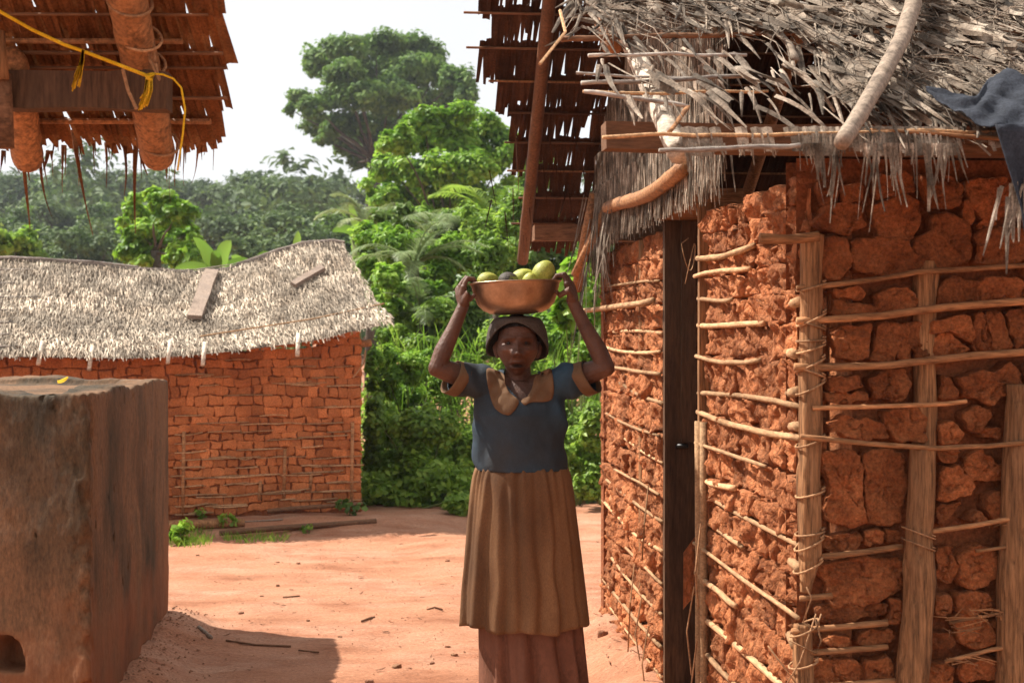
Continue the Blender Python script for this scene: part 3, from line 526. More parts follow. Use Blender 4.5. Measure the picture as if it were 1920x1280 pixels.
# purlin sticks on the front slope
def stick(pts, rpx, m='grey_wood', o=.03, name='purlin', fl=.7):
    pp = [rfpx(x, y, o) for x, y in pts]; out = []
    for i in range(len(pp)-1):
        for q in range(6): c = pp[i].lerp(pp[i+1], q/6); out.append(c+Vector((0, 0, fbm(c, 7, 2)*.006)))
    out.append(pp[-1]); MB().tube(out, [rpx*.00128*R.uniform(.85, 1.1) for _ in out], 8, R.random(), .06, fl).build(name, M[m], mh, True)
for pts, r, m in (([(1052,76),(1150,72),(1420,64),(1920,62)],8,'beam'),([(1103,103),(1240,102),(1400,104)],5,'grey_wood'),([(1080,134),(1180,142),(1300,147)],4,'grey_wood'),([(1090,155),(1240,150),(1428,145)],6,'grey_wood'),([(1093,174),(1250,173),(1440,171)],4,'lath_pale'),([(1095,174),(1200,184),(1290,200)],6,'grey_wood'),
        ([(1130,256),(1300,253),(1560,249),(1930,246)],5,'lath_pale'),([(1236,283),(1380,278),(1500,272)],6,'grey_wood'),([(1300,2),(1480,45),(1615,80)],5,'grey_wood'),([(1560,10),(1720,50),(1930,80)],5,'lath_pale'),([(1500,5),(1600,32),(1760,60),(1930,110)],6,'grey_wood'),([(1640,20),(1930,10)],7,'beam'),([(1450,55),(1930,52)],7,'beam'),([(1700,60),(1930,120)],6,'grey_wood'),([(1210,-20),(1300,30),(1345,45)],7,'grey_wood'),([(1420,40),(1455,60),(1480,85),(1492,112)],9,'branch'),([(1620,245),(1900,262)],6,'lath'),([(1255,250),(1290,200)],5,'lath')):
    stick(pts, r, m)
MB().tube([rfpx(1050, 20, .05), rfpx(1060, 60, .06), rfpx(1012, 120, .06)], .004, 5, .9).build('hanging_leaf', M['lath_pale'], mh)
# ragged fringe hanging from the eave
def fringe(px, py0, py1, wd, tipf=.15, thin=False):
    p0 = rfpx(px, py0, .035); ln = (py1-py0)/F*p0.y
    b = MB(); tb = R.uniform(.45, 1); sw = R.uniform(-.18, .28)
    if not thin:
        b.strip(p0+DRF*-.02, -UZ*.9+NF*.55+UF*sw*.3, NF+UZ*.4, min(ln, .075), wd, 4, -.35, 0, .3, .85, tb)
        q = p0+NF*.03-UZ*min(ln, .05)
        for e in range(R.randint(3, 5) if ln > .06 else 0): b.strip(q+UF*R.uniform(-.45, .45)*wd+UZ*.02, -UZ+UF*(sw+R.uniform(-.12, .12)), NF, (ln-.03)*R.uniform(.45, 1.05), wd*R.uniform(.12, .34), 7, R.uniform(-.25, .2), R.uniform(-2, 2), .6, R.uniform(.2, .6), tb*R.uniform(.4, 1), R.uniform(-.25, .25))
    else: b.strip(p0, -UZ+UF*sw+NF*.15, NF, ln, wd, 6, R.uniform(-.2, .1), R.uniform(-1, 1), .4, .4, tb, R.uniform(-.3, .3))
    b.build('fringe_leaf', M['thatch'], mh)
for px, y1, wd in ((1292,325,.036),(1318,318,.03),(1343,300,.026),(1392,300,.028),(1420,285,.024),(1440,300,.026),(1498,300,.036),(1512,312,.03),(1530,380,.05),(1545,430,.04),(1562,300,.03),(1590,292,.045),(1612,300,.035),(1628,420,.036),(1655,400,.04),(1668,410,.036),(1690,300,.04),(1705,310,.03),(1722,420,.04),(1740,300,.034),(1752,428,.044),(1775,350,.03),(1650,300,.05),(1675,290,.04),(1575,290,.03),(1548,290,.04),(1840,280,.03),(1860,286,.02),(1872,292,.024),(1800,268,.02),(1480,268,.02)): fringe(px, 247, y1, wd)
for px in list(range(1500, 1800, 7))+[1305, 1330, 1412, 1425, 1436, 1880, 1890, 1895]: fringe(px+R.uniform(-4, 4), 250, R.uniform(285, 300+R.random()**2*140), R.uniform(.002, .006), .2, True)
for px in range(1960, 3000, 28): fringe(px+R.uniform(-8, 8), 247, R.uniform(290, 420), R.uniform(.02, .04))
# thatch panel that fills the gable
for r, (z0, u0, u1, ll) in enumerate(((2.75, .9, 2.4, .4), (2.58, .62, 2.9, .46), (2.34, .56, 3.1, .43), (2.17, .60, 3.2, .265))):
    b = MB(); u = u0
    while u < u1:
        far = sm(u, 2.5, 3.1)
        b.strip(GW(u, min(z0, EZ+SL*(min(u, 3.3-u)+.40)-.02), .05+.012*r+R.uniform(0, .012)), -UZ+UG*R.uniform(-.13, .13), NG, R.uniform(.8, 1.1)*ll*(1+.75*far*R.random()), R.uniform(.005, .012), 4, R.uniform(-.2, .15), R.uniform(-.8, .8), .5, .5, R.uniform(.1, 1)*(1-.35*far)); u += R.uniform(.0028, .0065)
    b.build('gable_thatch', M['thatch'], mh)
for i in range(30):
    u = R.uniform(2.35, 3.25); MB().strip(GW(u, R.uniform(1.85, 2.2), .12), -UZ+UG*R.uniform(-.5, .25)+NG*R.uniform(0, .25), NG, R.uniform(.2, .48), R.uniform(.008, .026), 5, R.uniform(-.3, .2), R.uniform(-1, 1), .4, .2, R.random()*.6).build('hanging_leaf', M['thatch'], mh)
# ------------------------------------------------------------------ things lying on the hut roof
pp = [rfpx(1718, -60, .10), rfpx(1712, 10, .09), rfpx(1690, 75, .085), rfpx(1650, 150, .08), rfpx(1612, 215, .075), rfpx(1578, 268, .07)]
out = [pp[i].lerp(pp[i+1], q/5) for i in range(5) for q in range(5)]+[pp[-1]]
o = MB().tube(out, [.0225*(1.0-.2*i/25)*R.uniform(.96, 1.04) for i in range(len(out))], 12, .5, .015).build('branch_pole', M['branch'], None, True)
tag(o, 'bent grey branch laid down the front thatch slope of the hut', 'branch')
# black cloth
cl = MB(); nu, nv = 34, 26; vs = []
top = [(1735,165),(1790,180),(1830,185),(1850,150),(1885,132),(1930,150),(2010,140)]; bot = [(1742,172),(1790,205),(1820,225),(1855,243),(1890,238),(1930,240),(2010,240)]
def ip(L_, t):
    t *= len(L_)-1; i = min(int(t), len(L_)-2); f = t-i; return (L_[i][0]*(1-f)+L_[i+1][0]*f, L_[i][1]*(1-f)+L_[i+1][1]*f)
for j in range(nv+1):
    for i in range(nu+1):
        a = ip(top, i/nu); c = ip(bot, i/nu); v = j/nv; q = rfpx(a[0]*(1-v)+c[0]*v, a[1]*(1-v)+c[1]*v, .075); vs.append(q+NRF*(.012*fbm(q, 16, 4)+.004*math.sin(i*.6+j*.35)))
cl.add(vs, [(j*(nu+1)+i, j*(nu+1)+i+1, (j+1)*(nu+1)+i+1, (j+1)*(nu+1)+i) for j in range(nv) for i in range(nu)])
vs = []
for j in range(15):
    for i in range(19):
        u = i/18; v = j/14; q = rfpx(1858+u*150+v*42*(1-u), 236, .085); q = q-UZ*v*.40*(.55+.45*u)+NF*(.02+.018*math.sin(u*21+v*2)*v+.02*v); vs.append(q)
cl.add(vs, [(j*19+i, j*19+i+1, (j+1)*19+i+1, (j+1)*19+i) for j in range(14) for i in range(18)])
o = cl.build('black_cloth', M['cloth_black'], None, True); so = o.modifiers.new('s', 'SOLIDIFY'); so.thickness = .003; tag(o, 'crumpled black cloth draped over the eave of the hut roof', 'cloth')
for i in range(14):
    px = R.uniform(1868, 1925); p0 = P(px, R.uniform(330, 400), 3.02); MB().strip(p0, -UZ+UF*R.uniform(-.35, .05), NF, R.uniform(.07, .17), R.uniform(.005, .014), 5, .1, 1, .4, .3, R.uniform(.3, .8)).build('fringe_leaf', M['thatch'], mh)
# ------------------------------------------------------------------ thatched porch roof, upper left
ph = empty('porch_roof', (-1.6, 2.6, 1.7), 'warm brown thatched porch roof seen from below with bamboo rafters', 'roof')
PSL = .6
def pr(x, d, o=0): return Vector((x, d, 1.915+(3.42-d)*PSL))+Vector((0, PSL, 1)).normalized()*o
PN = Vector((0, PSL, 1)).normalized(); PD = Vector((0, 1, -PSL)).normalized()
def prpx(px, py, o): return ray_plane(px, py, pr(0, 3.42), PN, o)
for i, (py, ext, ln) in enumerate(((-150, 395, .2), (-95, 398, .2), (-42, 380, .19), (24, 402, .2), (92, 407, .2), (134, 400, .235), (222, 396, .125))):
    a = prpx(ext, py, 0); thatch_row((-2.6, a.y, a.z), a, PD, PN, (ln*.92, ln*1.1), (.012, .026), 3, 0, .12, .45 if i > 5 else .8, tint=(.3, .8), side=.05).build('thatch_row', M['thatch_warm'], ph)
for py, ext, th in ((28, 390, 4), (78, 342, 7), (100, 418, 5), (128, 424, 4), (184, 426, 5), (228, 395, 8)):
    a = prpx(ext, py, -.012); MB().tube([(-2.6, a.y, a.z), (-1.6, a.y, a.z+.003), a], th*.00125, 7, .5, .05, .7).build('lath', M['bamboo' if th > 6 else 'beam'], ph)
for y in np.arange(2.65, .4, -.17):
    thatch_row(pr(-2.6, y), pr(-.66, y), PD, PN, (.2, .24), (.02, .03), 2, 0, .1, .8, tint=(.3, .8)).build('thatch_row', M['thatch_warm'], ph)
def plog(pts, r, name, m, o): 
    pp = [prpx(x, y, o) for x, y in pts]; out = []; rr = []
    for i in range(len(pp)-1):
        for q in range(8): out.append(pp[i].lerp(pp[i+1], q/8)); rr.append(r*(1+.03*math.sin(q*1.7+i)))
    out.append(pp[-1]); rr.append(r*.96); return MB().capsule(out, rr, 14).build(name, M[m], ph, True)
lg = plog([(228, -60), (250, 60), (275, 170), (296, 290)], .0415, 'rafter', 'bamboo', -.055)
for cx, cy in ((262, 70), (270, 118), (298, 268), (243, 5)):
    c = prpx(cx+1, cy, -.055); ax = (prpx(296, 290, -.055)-prpx(250, 60, -.055)).normalized(); s1 = ax.cross(Vector((0, 0, 1))).normalized(); s2 = s1.cross(ax)
    MB().tube([c+(s1*math.cos(q)+s2*math.sin(q))*.0445+ax*.012*math.sin(q+1) for q in np.linspace(0, 6.6, 18)], .0035, 6, R.random()).build('vine_tie', M['tie'], lg, True)
plog([(20, 120), (40, 215), (52, 296)], .038, 'rafter', 'bamboo', -.055)
a, b_ = P(-60, 170, 3.05), P(318, 172, 3.05); MB().plank(a, b_, (0, 0, 1), .083, (0, 1, 0), .05, .4, 10, .003).build('cross_beam', M['door'], ph)
MB().tube([P(2, 140, 3.0), P(8, 210, 3.0), P(12, 278, 3.0)], [.022, .02, .018], 9, .5, .04).build('strut', M['beam'], ph, True); MB().tube([P(-8, 60, 2.98), P(0, 150, 2.98)], .02, 9).build('strut', M['pole'], ph, True)
for pts in ([(278, 60), (280, 110), (300, 150), (292, 120)], [(230, 130), (240, 170), (256, 205)], [(276, -20), (283, 60), (290, 115)]): MB().tube([P(x, y, 3.0) for x, y in pts], .004, 5, .4).build('vine_tie', M['tie'], ph)
for px, y0, y1, wd in ((42,300,430,.018),(75,310,418,.014),(60,300,320,.02),(135,262,445,.026),(142,250,300,.012),(118,290,362,.016),(103,270,330,.014),(175,280,325,.01),(198,285,353,.014),(232,290,368,.014),(256,280,440,.026),(262,300,330,.014),(310,320,345,.01),(333,285,350,.016),(345,290,350,.01),(372,278,345,.013),(401,225,320,.008),(20,290,330,.016),(5,300,325,.014),(318,325,385,.003),(150,262,330,.005),(90,300,318,.02),(215,275,300,.02),(290,290,312,.02),(385,270,292,.016)):
    p0 = P(px, y0-18, 3.40); ln = (y1-y0+18)/F*3.4; MB().strip(p0, -UZ+Vector((R.uniform(-.12, .2), 0, 0)), Vector((0, -1, 0)), ln, wd*.55, 8, R.uniform(-.4, .4), R.uniform(-2.4, 2.4), .8, .22, R.uniform(.1, .6), R.uniform(-.35, .35)).strip(p0+Vector((wd*.3, .004, 0)), -UZ+Vector((R.uniform(-.05, .25), 0, 0)), Vector((0, -1, 0)), ln*R.uniform(.35, .7), wd*.4, 6, R.uniform(-.4, .4), R.uniform(-2, 2), .7, .3, R.uniform(.1, .6)).build('hanging_leaf', M['thatch_warm'], ph)
for z in (0,): 
    for (x, y) in ((-2.3, 2.2), (-2.3, .8)): MB().tube([(x, y, -.05), (x, y, 2.55)], .05, 10, .5, .02).build('post', M['pole'], ph, True)
# yellow rope tied along the porch
rp = MB()
def rope(pts, r, d): rp.tube([P(x, y, d) for x, y in pts], r, 6, .6)
rope([(-40, -2), (0, 22), (60, 56), (120, 84), (155, 96), (210, 117), (272, 141)], .0042, 2.96); rope([(272, 141), (285, 138), (305, 140), (325, 148), (340, 165), (347, 205), (343, 250), (337, 290), (333, 320)], .0022, 2.96)
for i in range(26): x = R.uniform(-1, 1); rope([(156+x*1.5, 94), (153+x*4, 115), (142+x*8, R.uniform(140, 172))], .0013, 2.955)
for i in range(16): x = R.uniform(-1, 1); rope([(280+x*5, 140), (278+x*7, 170), (276+x*9-8, R.uniform(185, 212))], .0016, 2.955)
rope([(272, 141), (278, 145), (290, 140), (284, 150), (274, 146)], .004, 2.955)
tag(rp.build('yellow_rope', M['rope'], None, True), 'yellow nylon rope with frayed knots strung under the porch roof', 'rope')
# ------------------------------------------------------------------ plastered tank
tk = MB(); tkc = MB(); A = TA; Bv = TB; HT = 1.262
ld = TD; back_l = 2.05
def prism(mb, poly, z0, z1):
    n = len(poly); mb.add([(*p[:2], z0) for p in poly]+[(*p[:2], z1) for p in poly], [tuple(range(n))[::-1], tuple(range(n, 2*n))]+[(i, (i+1) % n, n+(i+1) % n, n+i) for i in range(n)])
Wd = 1.5
q = [A, Bv, Bv+ld*Wd, A+ld*Wd]; prism(tk, q, -.1, HT)
ydir = (Bv-A).normalized(); qi = [A+ld*.17+ydir*.16, Bv+ld*.17-ydir*.16, Bv+ld*(Wd-.16)-ydir*.16, A+ld*(Wd-.16)+ydir*.16]; prism(tkc, qi, HT-.035, HT+.3)
arch = MB(); nrm = Vector((ld.y, -ld.x, 0)); nrm = nrm if nrm.y < 0 else -nrm
ac = ray_plane(14, 1250, A, nrm); ap = [(-.085, -.02), (.075, -.02), (.072, .04), (.05, .09), (.01, .115), (-.05, .11), (-.085, .07)]
arch.add([ac-ld*u+UZ*v+nrm*.2 for u, v in ap]+[ac-ld*u+UZ*v-nrm*.15 for u, v in ap], [tuple(range(7)), tuple(range(7, 14))[::-1]]+[(i, 7+i, 7+(i+1) % 7, (i+1) % 7) for i in range(7)])
me = remesh(tk, .013, [tkc, arch], 2); v = verts_np(me)
nv_ = np.array([fbm(p, 3.0, 4) for p in v]); n2 = np.array([fbm((p[0]*9, p[1]*9, p[2]*7), 1, 4) for p in v])
c = np.array([(-2.35, 6.25, .65)]); d = v-c; d[:, 2] *= .6; d /= np.linalg.norm(d, axis=1)[:, None]
n3 = np.array([fbm((p[0]*16, p[1]*16, p[2]*11), 1, 4) for p in v]); pit = np.clip(n3-.80, 0, .3)*.10
edge = np.exp(-((v[:, 0]-A.x)**2+(v[:, 1]-A.y)**2)/.0075)*(.25+np.clip(n2*1.6+n3*.9, -.35, 1.4)); topm = np.clip((v[:, 2]-1.2)/.06, 0, 1)
v2 = v+d*(nv_*.007+n2*.003)[:, None]-d*(edge*.042+pit)[:, None]; v2[:, 2] += topm*(nv_*.016+n2*.005)-topm*.0
set_verts(me, v2); smooth_all(me); me.materials.clear(); me.materials.append(M['plaster'])
tag(link('plastered_tank', me), 'square stained plaster water tank with small arched hole low in its front', 'tank')
# leaf on the tank
MB().strip(P(108, 716, 6.0), (1, .3, .2), (0, -.3, 1), .05, .04, 4, .8, .5, .4, .2, .5).build('yellow_leaf', M['rope']); tag(bpy.data.objects['yellow_leaf'], 'small curled yellow leaf lying on the tank rim', 'leaf')
# ------------------------------------------------------------------ far house
fh = empty('mud_house', (-2.3, 11.4, 0), 'low red mud house with sagging grey thatch behind the tank', 'house')
B0 = Vector((-4.35, 10.27, 0)); B1 = Vector((-1.215, 11.17, 0)); UB = (B1-B0).normalized(); LB = (B1-B0).length; NBk = Vector((-UB.y, UB.x, 0)); NBf = -NBk
def BW(u, v, o): return B0+UB*u+UZ*v+NBf*o
ZB = 1.36
def eavez(u): return 1.335+.16*sm(u, 1.2, LB)+.02*math.sin(u*2.1)+(.09*sm(u, LB-.5, LB+.25))
def ridgez(u): return 2.13+.235*sm(u, 2.2, LB)**1.1-.05*math.exp(-((u-2.1)/.55)**2)+.02*math.sin(u*3)
w_ = MB(); w_.box(BW(LB/2, .66, -.062), (UB*LB/2, NBf*.05, UZ*.70)); w_.box(B1+NBk*1.3-UB*.06+UZ*(ZB/2), (UB*.055, NBk*1.25, UZ*ZB/2)); w_.box(BW(LB/2, ZB/2, -2.6), (UB*LB/2, NBf*.05, UZ*ZB/2))
w_.add([B1-UB*.02+NBk*.1+UZ*ZB, B1-UB*.02+NBk*2.5+UZ*ZB, B1-UB*.02+NBk*1.6+UZ*2.3], [(0, 1, 2)])
hw = w_.build('house_wall', M['mud_core'], fh)
cell = []; v0 = .10; far_rest = MB(); nb = 0
rows = []
while v0 < 1.5: hh = R.uniform(.058, .085); rows.append((v0, hh)); v0 += hh
for (v0, hh) in rows:
    u = 0
    while u < LB:
        wd = R.uniform(.06, .135); wd = wd if LB-u-wd > .05 else LB-u
        j = lambda s=.010: R.uniform(-s, s); g = .0024
        def wav(u_, v_): return v_+.06*fbm((u_*1.1, v_*1.3, 4), 1, 3)+.02*fbm((u_*4, v_*4, 8), 1, 2)
        poly = [(u+g+j(), v0+g+j(.008)), (u+wd*.5+j(), v0+g+j(.01)), (u+wd-g+j(), v0+g+j(.008)), (u+wd-g+j(.014), v0+hh*.5), (u+wd-g+j(), v0+hh-g+j(.008)), (u+wd*.5, v0+hh-g+j(.01)), (u+g+j(), v0+hh-g+j(.008)), (u+g+j(.014), v0+hh*.5)]
        poly = [(a, wav(a, b_)) for a, b_ in poly]
        if v0+hh*.5 > eavez(u)+.03: u += wd; continue
        vis = u > 1.75 and nb < 298
        m_ = chunk(poly, BW, h=R.uniform(0, .005), back=.016, rough=.005, seg=9, rings=((.93, .8), (.6, 1.)), tint=R.random(), cha=1, mbx=None if vis else far_rest)
        if vis: m_.build('mud_brick', M['mud_far'], hw, True); nb += 1
        u += wd
tag(far_rest.build('more_mud_bricks', M['mud_far'], hw, True), kind='stuff')
for i in range(105):                                   # laths showing through worn daub
    lo = i % 3 != 0; u0 = R.uniform(1.75, LB-.35) if i > 22 else (1.8 if i % 2 else LB-.28); z = R.choice([R.uniform(.14, .62) if lo else R.uniform(.6, 1.4)]); z = rows[min(len(rows)-1, max(0, int((z-.1)/.0715)))][0]
    ln = R.uniform(.08, .42) if i > 22 else R.uniform(.2, .3); wv = .06*fbm((u0*1.1, z*1.3, 4), 1, 3)+.02*fbm((u0*4, z*4, 8), 1, 2)
    MB().tube([BW(u0, z+wv, .010), BW(u0+ln*.5, z+wv+R.uniform(-.006, .012), .014), BW(min(LB+.03, u0+ln), z+wv+R.uniform(0, .014), .010)], R.uniform(.004, .0065), 6, R.random(), .1).build('lath', M['lath_pale'], hw, True)
for u, z0, z1 in ((1.86, .1, .75), (2.45, .2, .35), (LB-.08, .1, .8), (2.85, .25, .4), (LB-.62, .2, .6)): MB().tube([BW(u, z0, .004), BW(u+.01, z1, .004)], .014, 7, .6, .1).build('upright', M['lath'], hw, True)
def hr(u, t, o=0):                                    # t: 0 ridge, 1 eave
    sag = .05*math.sin(math.pi*t); z = ridgez(u)*(1-t)+eavez(u)*t-sag-.03*math.exp(-((u-2.1)/.6)**2-((t-.4)/.3)**2); return B0+UB*u+NBk*(1.62*(1-t)-.20*t)+UZ*(z+o)
ru1 = LB+.12
for r in range(27):
    t = r/26*.985; b = MB(); u = -.2
    ue = ru1+.10*t+R.uniform(-.015, .015)
    while u < ue:
        p = hr(u, t); p2 = hr(u, min(1.06, t+.05)); dn = (p2-p).normalized(); nr = dn.cross(UB); nr = nr if nr.z > 0 else -nr
        last = r >= 25; pl = sm(u, 1.0, .4)
        b.strip(p+nr*R.uniform(.0, .03), dn+UB*R.uniform(-.2, .2)+nr*(R.uniform(-.05, .16)), nr, R.uniform(.085, .14) if not last else R.uniform(.08, .17), R.uniform(.005, .011), 2, R.uniform(-.5, .1), R.uniform(-.6, .6), .4, .5, R.random()*(1 if R.random() > .3 else .15)*(.55+.9*max(0, .5+fbm((u*1.5, t*4, 1), 1, 3)))); u += R.uniform(.0038, .0075)
    b.build('thatch_row', M['thatch_far'], fh)
b = MB(); n = 40
for i in range(n):
    for j in range(12): 
        u0, u1_ = -.2+(ru1+.2)*i/n, -.2+(ru1+.2)*(i+1)/n; t0, t1 = j/12, (j+1)/12; b.add([hr(u0, t0, -.02), hr(u1_, t0, -.02), hr(u1_, t1, -.02), hr(u0, t1, -.02)], [(0, 1, 2, 3)], .3)
        if j < 8: f = lambda u, t: (hr(u, 0, -.03)+NBk*1.3*t/1-UZ*.75*t); b.add([f(u0, j/8), f(u1_, j/8), f(u1_, (j+1)/8), f(u0, (j+1)/8)], [(3, 2, 1, 0)], .3)
b.build('roof_bed', M['thatch_far'], fh)
for i in range(70):                                   # dark sticks and bundles along the ridge
    u = R.uniform(-.1, ru1-.25) if i < 30 else R.uniform(2.3, ru1-.2); ln = R.uniform(.3, .9); e = min(ru1, u+ln); z = R.uniform(0, .04); MB().tube([hr(u, .02, z), hr((u+e)/2, .02, z+.01), hr(e, .02, z)], R.uniform(.004, .011), 5, R.random()).build('ridge_stick', M['grey_wood'], fh)
for z in np.linspace(.12, .95, 7): lathe(None, .006, 0, 'grey_wood', fh, P_=[hr(-.2, z, .035), hr(.3, z+.01, .035), hr(.62+R.uniform(-.1, .2), z, .03)], name='lath')
lathe(None, .006, 0, 'lath_pale', fh, P_=[hr(2.0, .84, .035), hr(2.9, .83, .035), hr(ru1+.1, .80, .04)], name='lath')
for px, py in ((82, 670), (176, 680), (322, 668), (387, 672), (562, 655)):
    p = P(px, py, 10.3+.28*(px/370)); MB().tube([p+Vector((-.01, .0, .12)), p+Vector((0, -.12, -.05))], .016, 8, .9, .1).build('rafter_end', M['raffia'], fh, True)
MB().tube([BW(LB-.1, 1.42, -.05), BW(LB+.09, 1.44, -.05)], .03, 9, .6).build('plate_end', M['pole'], fh, True)
MB().tube([BW(LB+.03, 1.38, .02), BW(LB+.02, 1.28, .03), BW(LB-.04, 1.2, .04), BW(LB-.07, 1.16, .03)], .006, 5).build('vine_tie', M['lath_pale'], fh)
def rboard(x0, y0, x1, y1, wpx, label, d):
    a, c = P(x0, y0, d[0]), P(x1, y1, d[1]); nr = Vector((.1, -.45, .9)); dd = (c-a).normalized(); wv = dd.cross(nr); o = MB().plank(a, c, wv, wpx/F*d[0]*1.1, dd.cross(wv), .03, .5, 6, .003).build('loose_board', M['grey_wood' if wpx < 20 else 'branch']); o.data.materials[0] = M['board']; tag(o, label, 'board', 'boards weighing down the far roof')
M['board'] = mat('weathered_board', [(.15, .11, .085), (.27, .20, .155), (.21, .16, .13)], scale=6, bump=.4, bscale=30, tamp=.4)
def board(u0, t0, u1, t1, wd, label):
    a, c = hr(u0, t0, .06), hr(u1, t1, .06); dd = (c-a).normalized(); nr = NBf*.45+UZ*.9; wv = dd.cross(nr).normalized(); tag(MB().plank(a, c, wv, wd, dd.cross(wv), .035, .5, 6, .004).build('loose_board', M['board']), label, 'board', 'boards weighing down the far roof')
board(1.98, .60, 2.18, .07, .115, 'long grey board leaning up the sagging middle of far thatch roof'); board(2.82, .43, 3.10, .33, .065, 'short grey board lying crosswise on the right of far thatch roof')
# timber edging and loose logs at the foot of the house
def log(a, c, r, label, m='beam'): tag(MB().tube([a, a.lerp(c, .35)+UZ*.004, a.lerp(c, .7), c], [r, r*1.05, r*.95, r*.9], 8, .5, .05).build('edging_log', M[m], None, True), label, 'log', 'logs along the foot of the far house')
log(BW(1.55, .075, .42), BW(2.30, .075, .40), .035, 'short brown timber edging below the left of the far wall', 'pole'); log(BW(2.1, .035, .62), BW(3.3, .06, .45), .022, 'long thin dark log along the edge of the bare yard'); log(BW(2.5, .13, .16), BW(3.25, .16, .12), .017, 'dark stick lying against the base of the cracked wall')
# ------------------------------------------------------------------ vegetation
def leaf_arrays(C, N, S, asp, tint, fold=.25):
    """rhombic folded leaves: centre, direction field, size -> vertex and face arrays"""
    n = len(C); d = NP.normal(size=(n, 3)); d[:, 2] -= .25; d -= (d*N).sum(1)[:, None]*N*.85; d /= np.linalg.norm(d, axis=1)[:, None]
    a = np.cross(d, N); a /= np.linalg.norm(a, axis=1)[:, None]+1e-9; S = S[:, None]
    V = np.stack([C-d*S*.5, C-d*S*.05-a*S*asp*.5+N*S*fold*.25, C+d*S*.5-N*S*.12, C-d*S*.05+a*S*asp*.5+N*S*fold*.25], 1)
    return V.reshape(-1, 3), n
def quads_mesh(name, V, n, tint, m, tri=True):
    me = bpy.data.meshes.new(name); me.vertices.add(len(V)); me.vertices.foreach_set('co', V.astype(np.float32).ravel())
    b = (np.arange(n)*4)[:, None]; lo = np.concatenate([b+np.array([[0, 1, 2]]), b+np.array([[0, 2, 3]])], 1).ravel()
    me.loops.add(len(lo)); me.loops.foreach_set('vertex_index', lo.astype(np.int32)); me.polygons.add(2*n); me.polygons.foreach_set('loop_start', (np.arange(2*n)*3).astype(np.int32)); me.update(calc_edges=True); me.validate()
    at = me.attributes.new('tint', 'FLOAT', 'FACE'); at.data.foreach_set('value', np.repeat(np.clip(tint, 0, 1), 2).astype(np.float32)); me.materials.append(m); return me
def cloud(clumps, n, size, asp=.55, shell=.2, up=.85, sub=.5, tint=(.05, 1.), nsub=12):
    """leaves gathered on many small sprays inside each clump (centre, radii)"""
    Cs = []; Ns = []; Ts = []; Ss = []; vol = np.array([r[0]*r[2] for c, r in clumps]); vol = vol/vol.sum()
    for (c, r), w in zip(clumps, vol):
        k = max(6, int(n*w)); c = np.array(c); r = np.array(r); m = max(3, int(nsub))
        sd = NP.normal(size=(m, 3)); sd /= np.linalg.norm(sd, axis=1)[:, None]; sc = c+sd*r*NP.uniform(.35, .95, (m, 1)); sr = NP.uniform(.6, 1.25, m)*sub; st = NP.uniform(-.28, .28, m)
        j = NP.integers(0, m, k); e = NP.normal(size=(k, 3)); e /= np.linalg.norm(e, axis=1)[:, None]; q = sc[j]+e*(r*sr[j][:, None])*NP.uniform(shell, 1.1, (k, 1))
        nr = e*.9+sd[j]*.4+NP.normal(size=(k, 3))*.45; nr[:, 2] += up; nr /= np.linalg.norm(nr, axis=1)[:, None]
        Cs.append(q); Ns.append(nr); Ts.append(NP.uniform(*tint, k)*.7+.15+st[j]); Ss.append(size*NP.uniform(.6, 1.35, k))
    C = np.concatenate(Cs); N = np.concatenate(Ns); V, n = leaf_arrays(C, N, np.concatenate(Ss), asp, None); return V, n, np.concatenate(Ts)
def pxclumps(L_, d, dep=1.0, dj=.12):
    out = []
    for (x, y, rx, ry) in L_:
        dd = d*(1+R.uniform(-dj, dj)*.5); p = P(x, y, dd); out.append(((p.x, p.y, p.z), (rx/F*dd, (rx+ry)/2/F*dd*dep, ry/F*dd)))
    return out
def limb(b, a, c, r0, r1, n=5):
    a, c = Vector(a), Vector(c); pts = []; m = 7; s = R.uniform(0, 50)
    for i in range(m+1):
        t = i/m; p = a.lerp(c, t)+Vector((fbm((t*2, s, 0), 1, 2), fbm((t*2, s, 5), 1, 2), 0))*(c-a).length*.06*math.sin(math.pi*t); pts.append(p)
    b.tube(pts, [r0+(r1-r0)*i/m for i in range(m+1)], n, .5, .05)
def tree(name, label, clumps, base, fork, n, size, m, tr, group=None, asp=.55, cat='tree', **kw):
    t = empty(name, base, label, cat, group); V, k_, ti = cloud(clumps, n, size, asp, **kw); me = quads_mesh('crown', V, k_, ti, M[m]); link('crown', me, t)
    b = MB(); base = Vector(base); fork = Vector(fork); limb(b, base-UZ*.3, fork, tr, tr*.75, 9)
    for (c, r) in clumps:
        c = Vector(c); limb(b, fork+(c-fork)*R.uniform(0, .15)+UZ*R.uniform(-.3, .3)*tr, c, tr*.26, tr*.05)
    b.build('trunk', M['bark'], t, True); return t
# the big spreading tree
D = 62
BT = [(605,115,33,25),(650,92,42,22),(705,82,48,20),(760,88,42,22),(808,108,30,22),(640,135,36,20),(700,128,55,28),(765,132,50,28),(820,142,30,20),(850,150,28,20),(872,175,22,34),(850,190,28,18),(560,183,22,14),(543,204,9,10),(590,203,30,16),(630,182,26,22),(675,176,44,22),(735,180,48,26),(795,188,36,24),(600,232,30,16),(640,236,36,20),(690,232,40,24),(740,232,38,24),(606,262,20,10),(650,272,30,18),(700,280,34,24),(668,306,20,10),(720,300,26,16)]
b0 = P(698, 480, D); b0.z = gz(b0.x, b0.y)
tree('spreading_tree', 'tallest tree, broad open crown against the white sky', pxclumps([(x, y, rx*1.12, ry*1.2) for x, y, rx, ry in BT], D, 1.2, .12), b0, P(700, 300, D), 52000, .26, 'leaf_far2', .36, sub=.5, nsub=20, shell=.1)
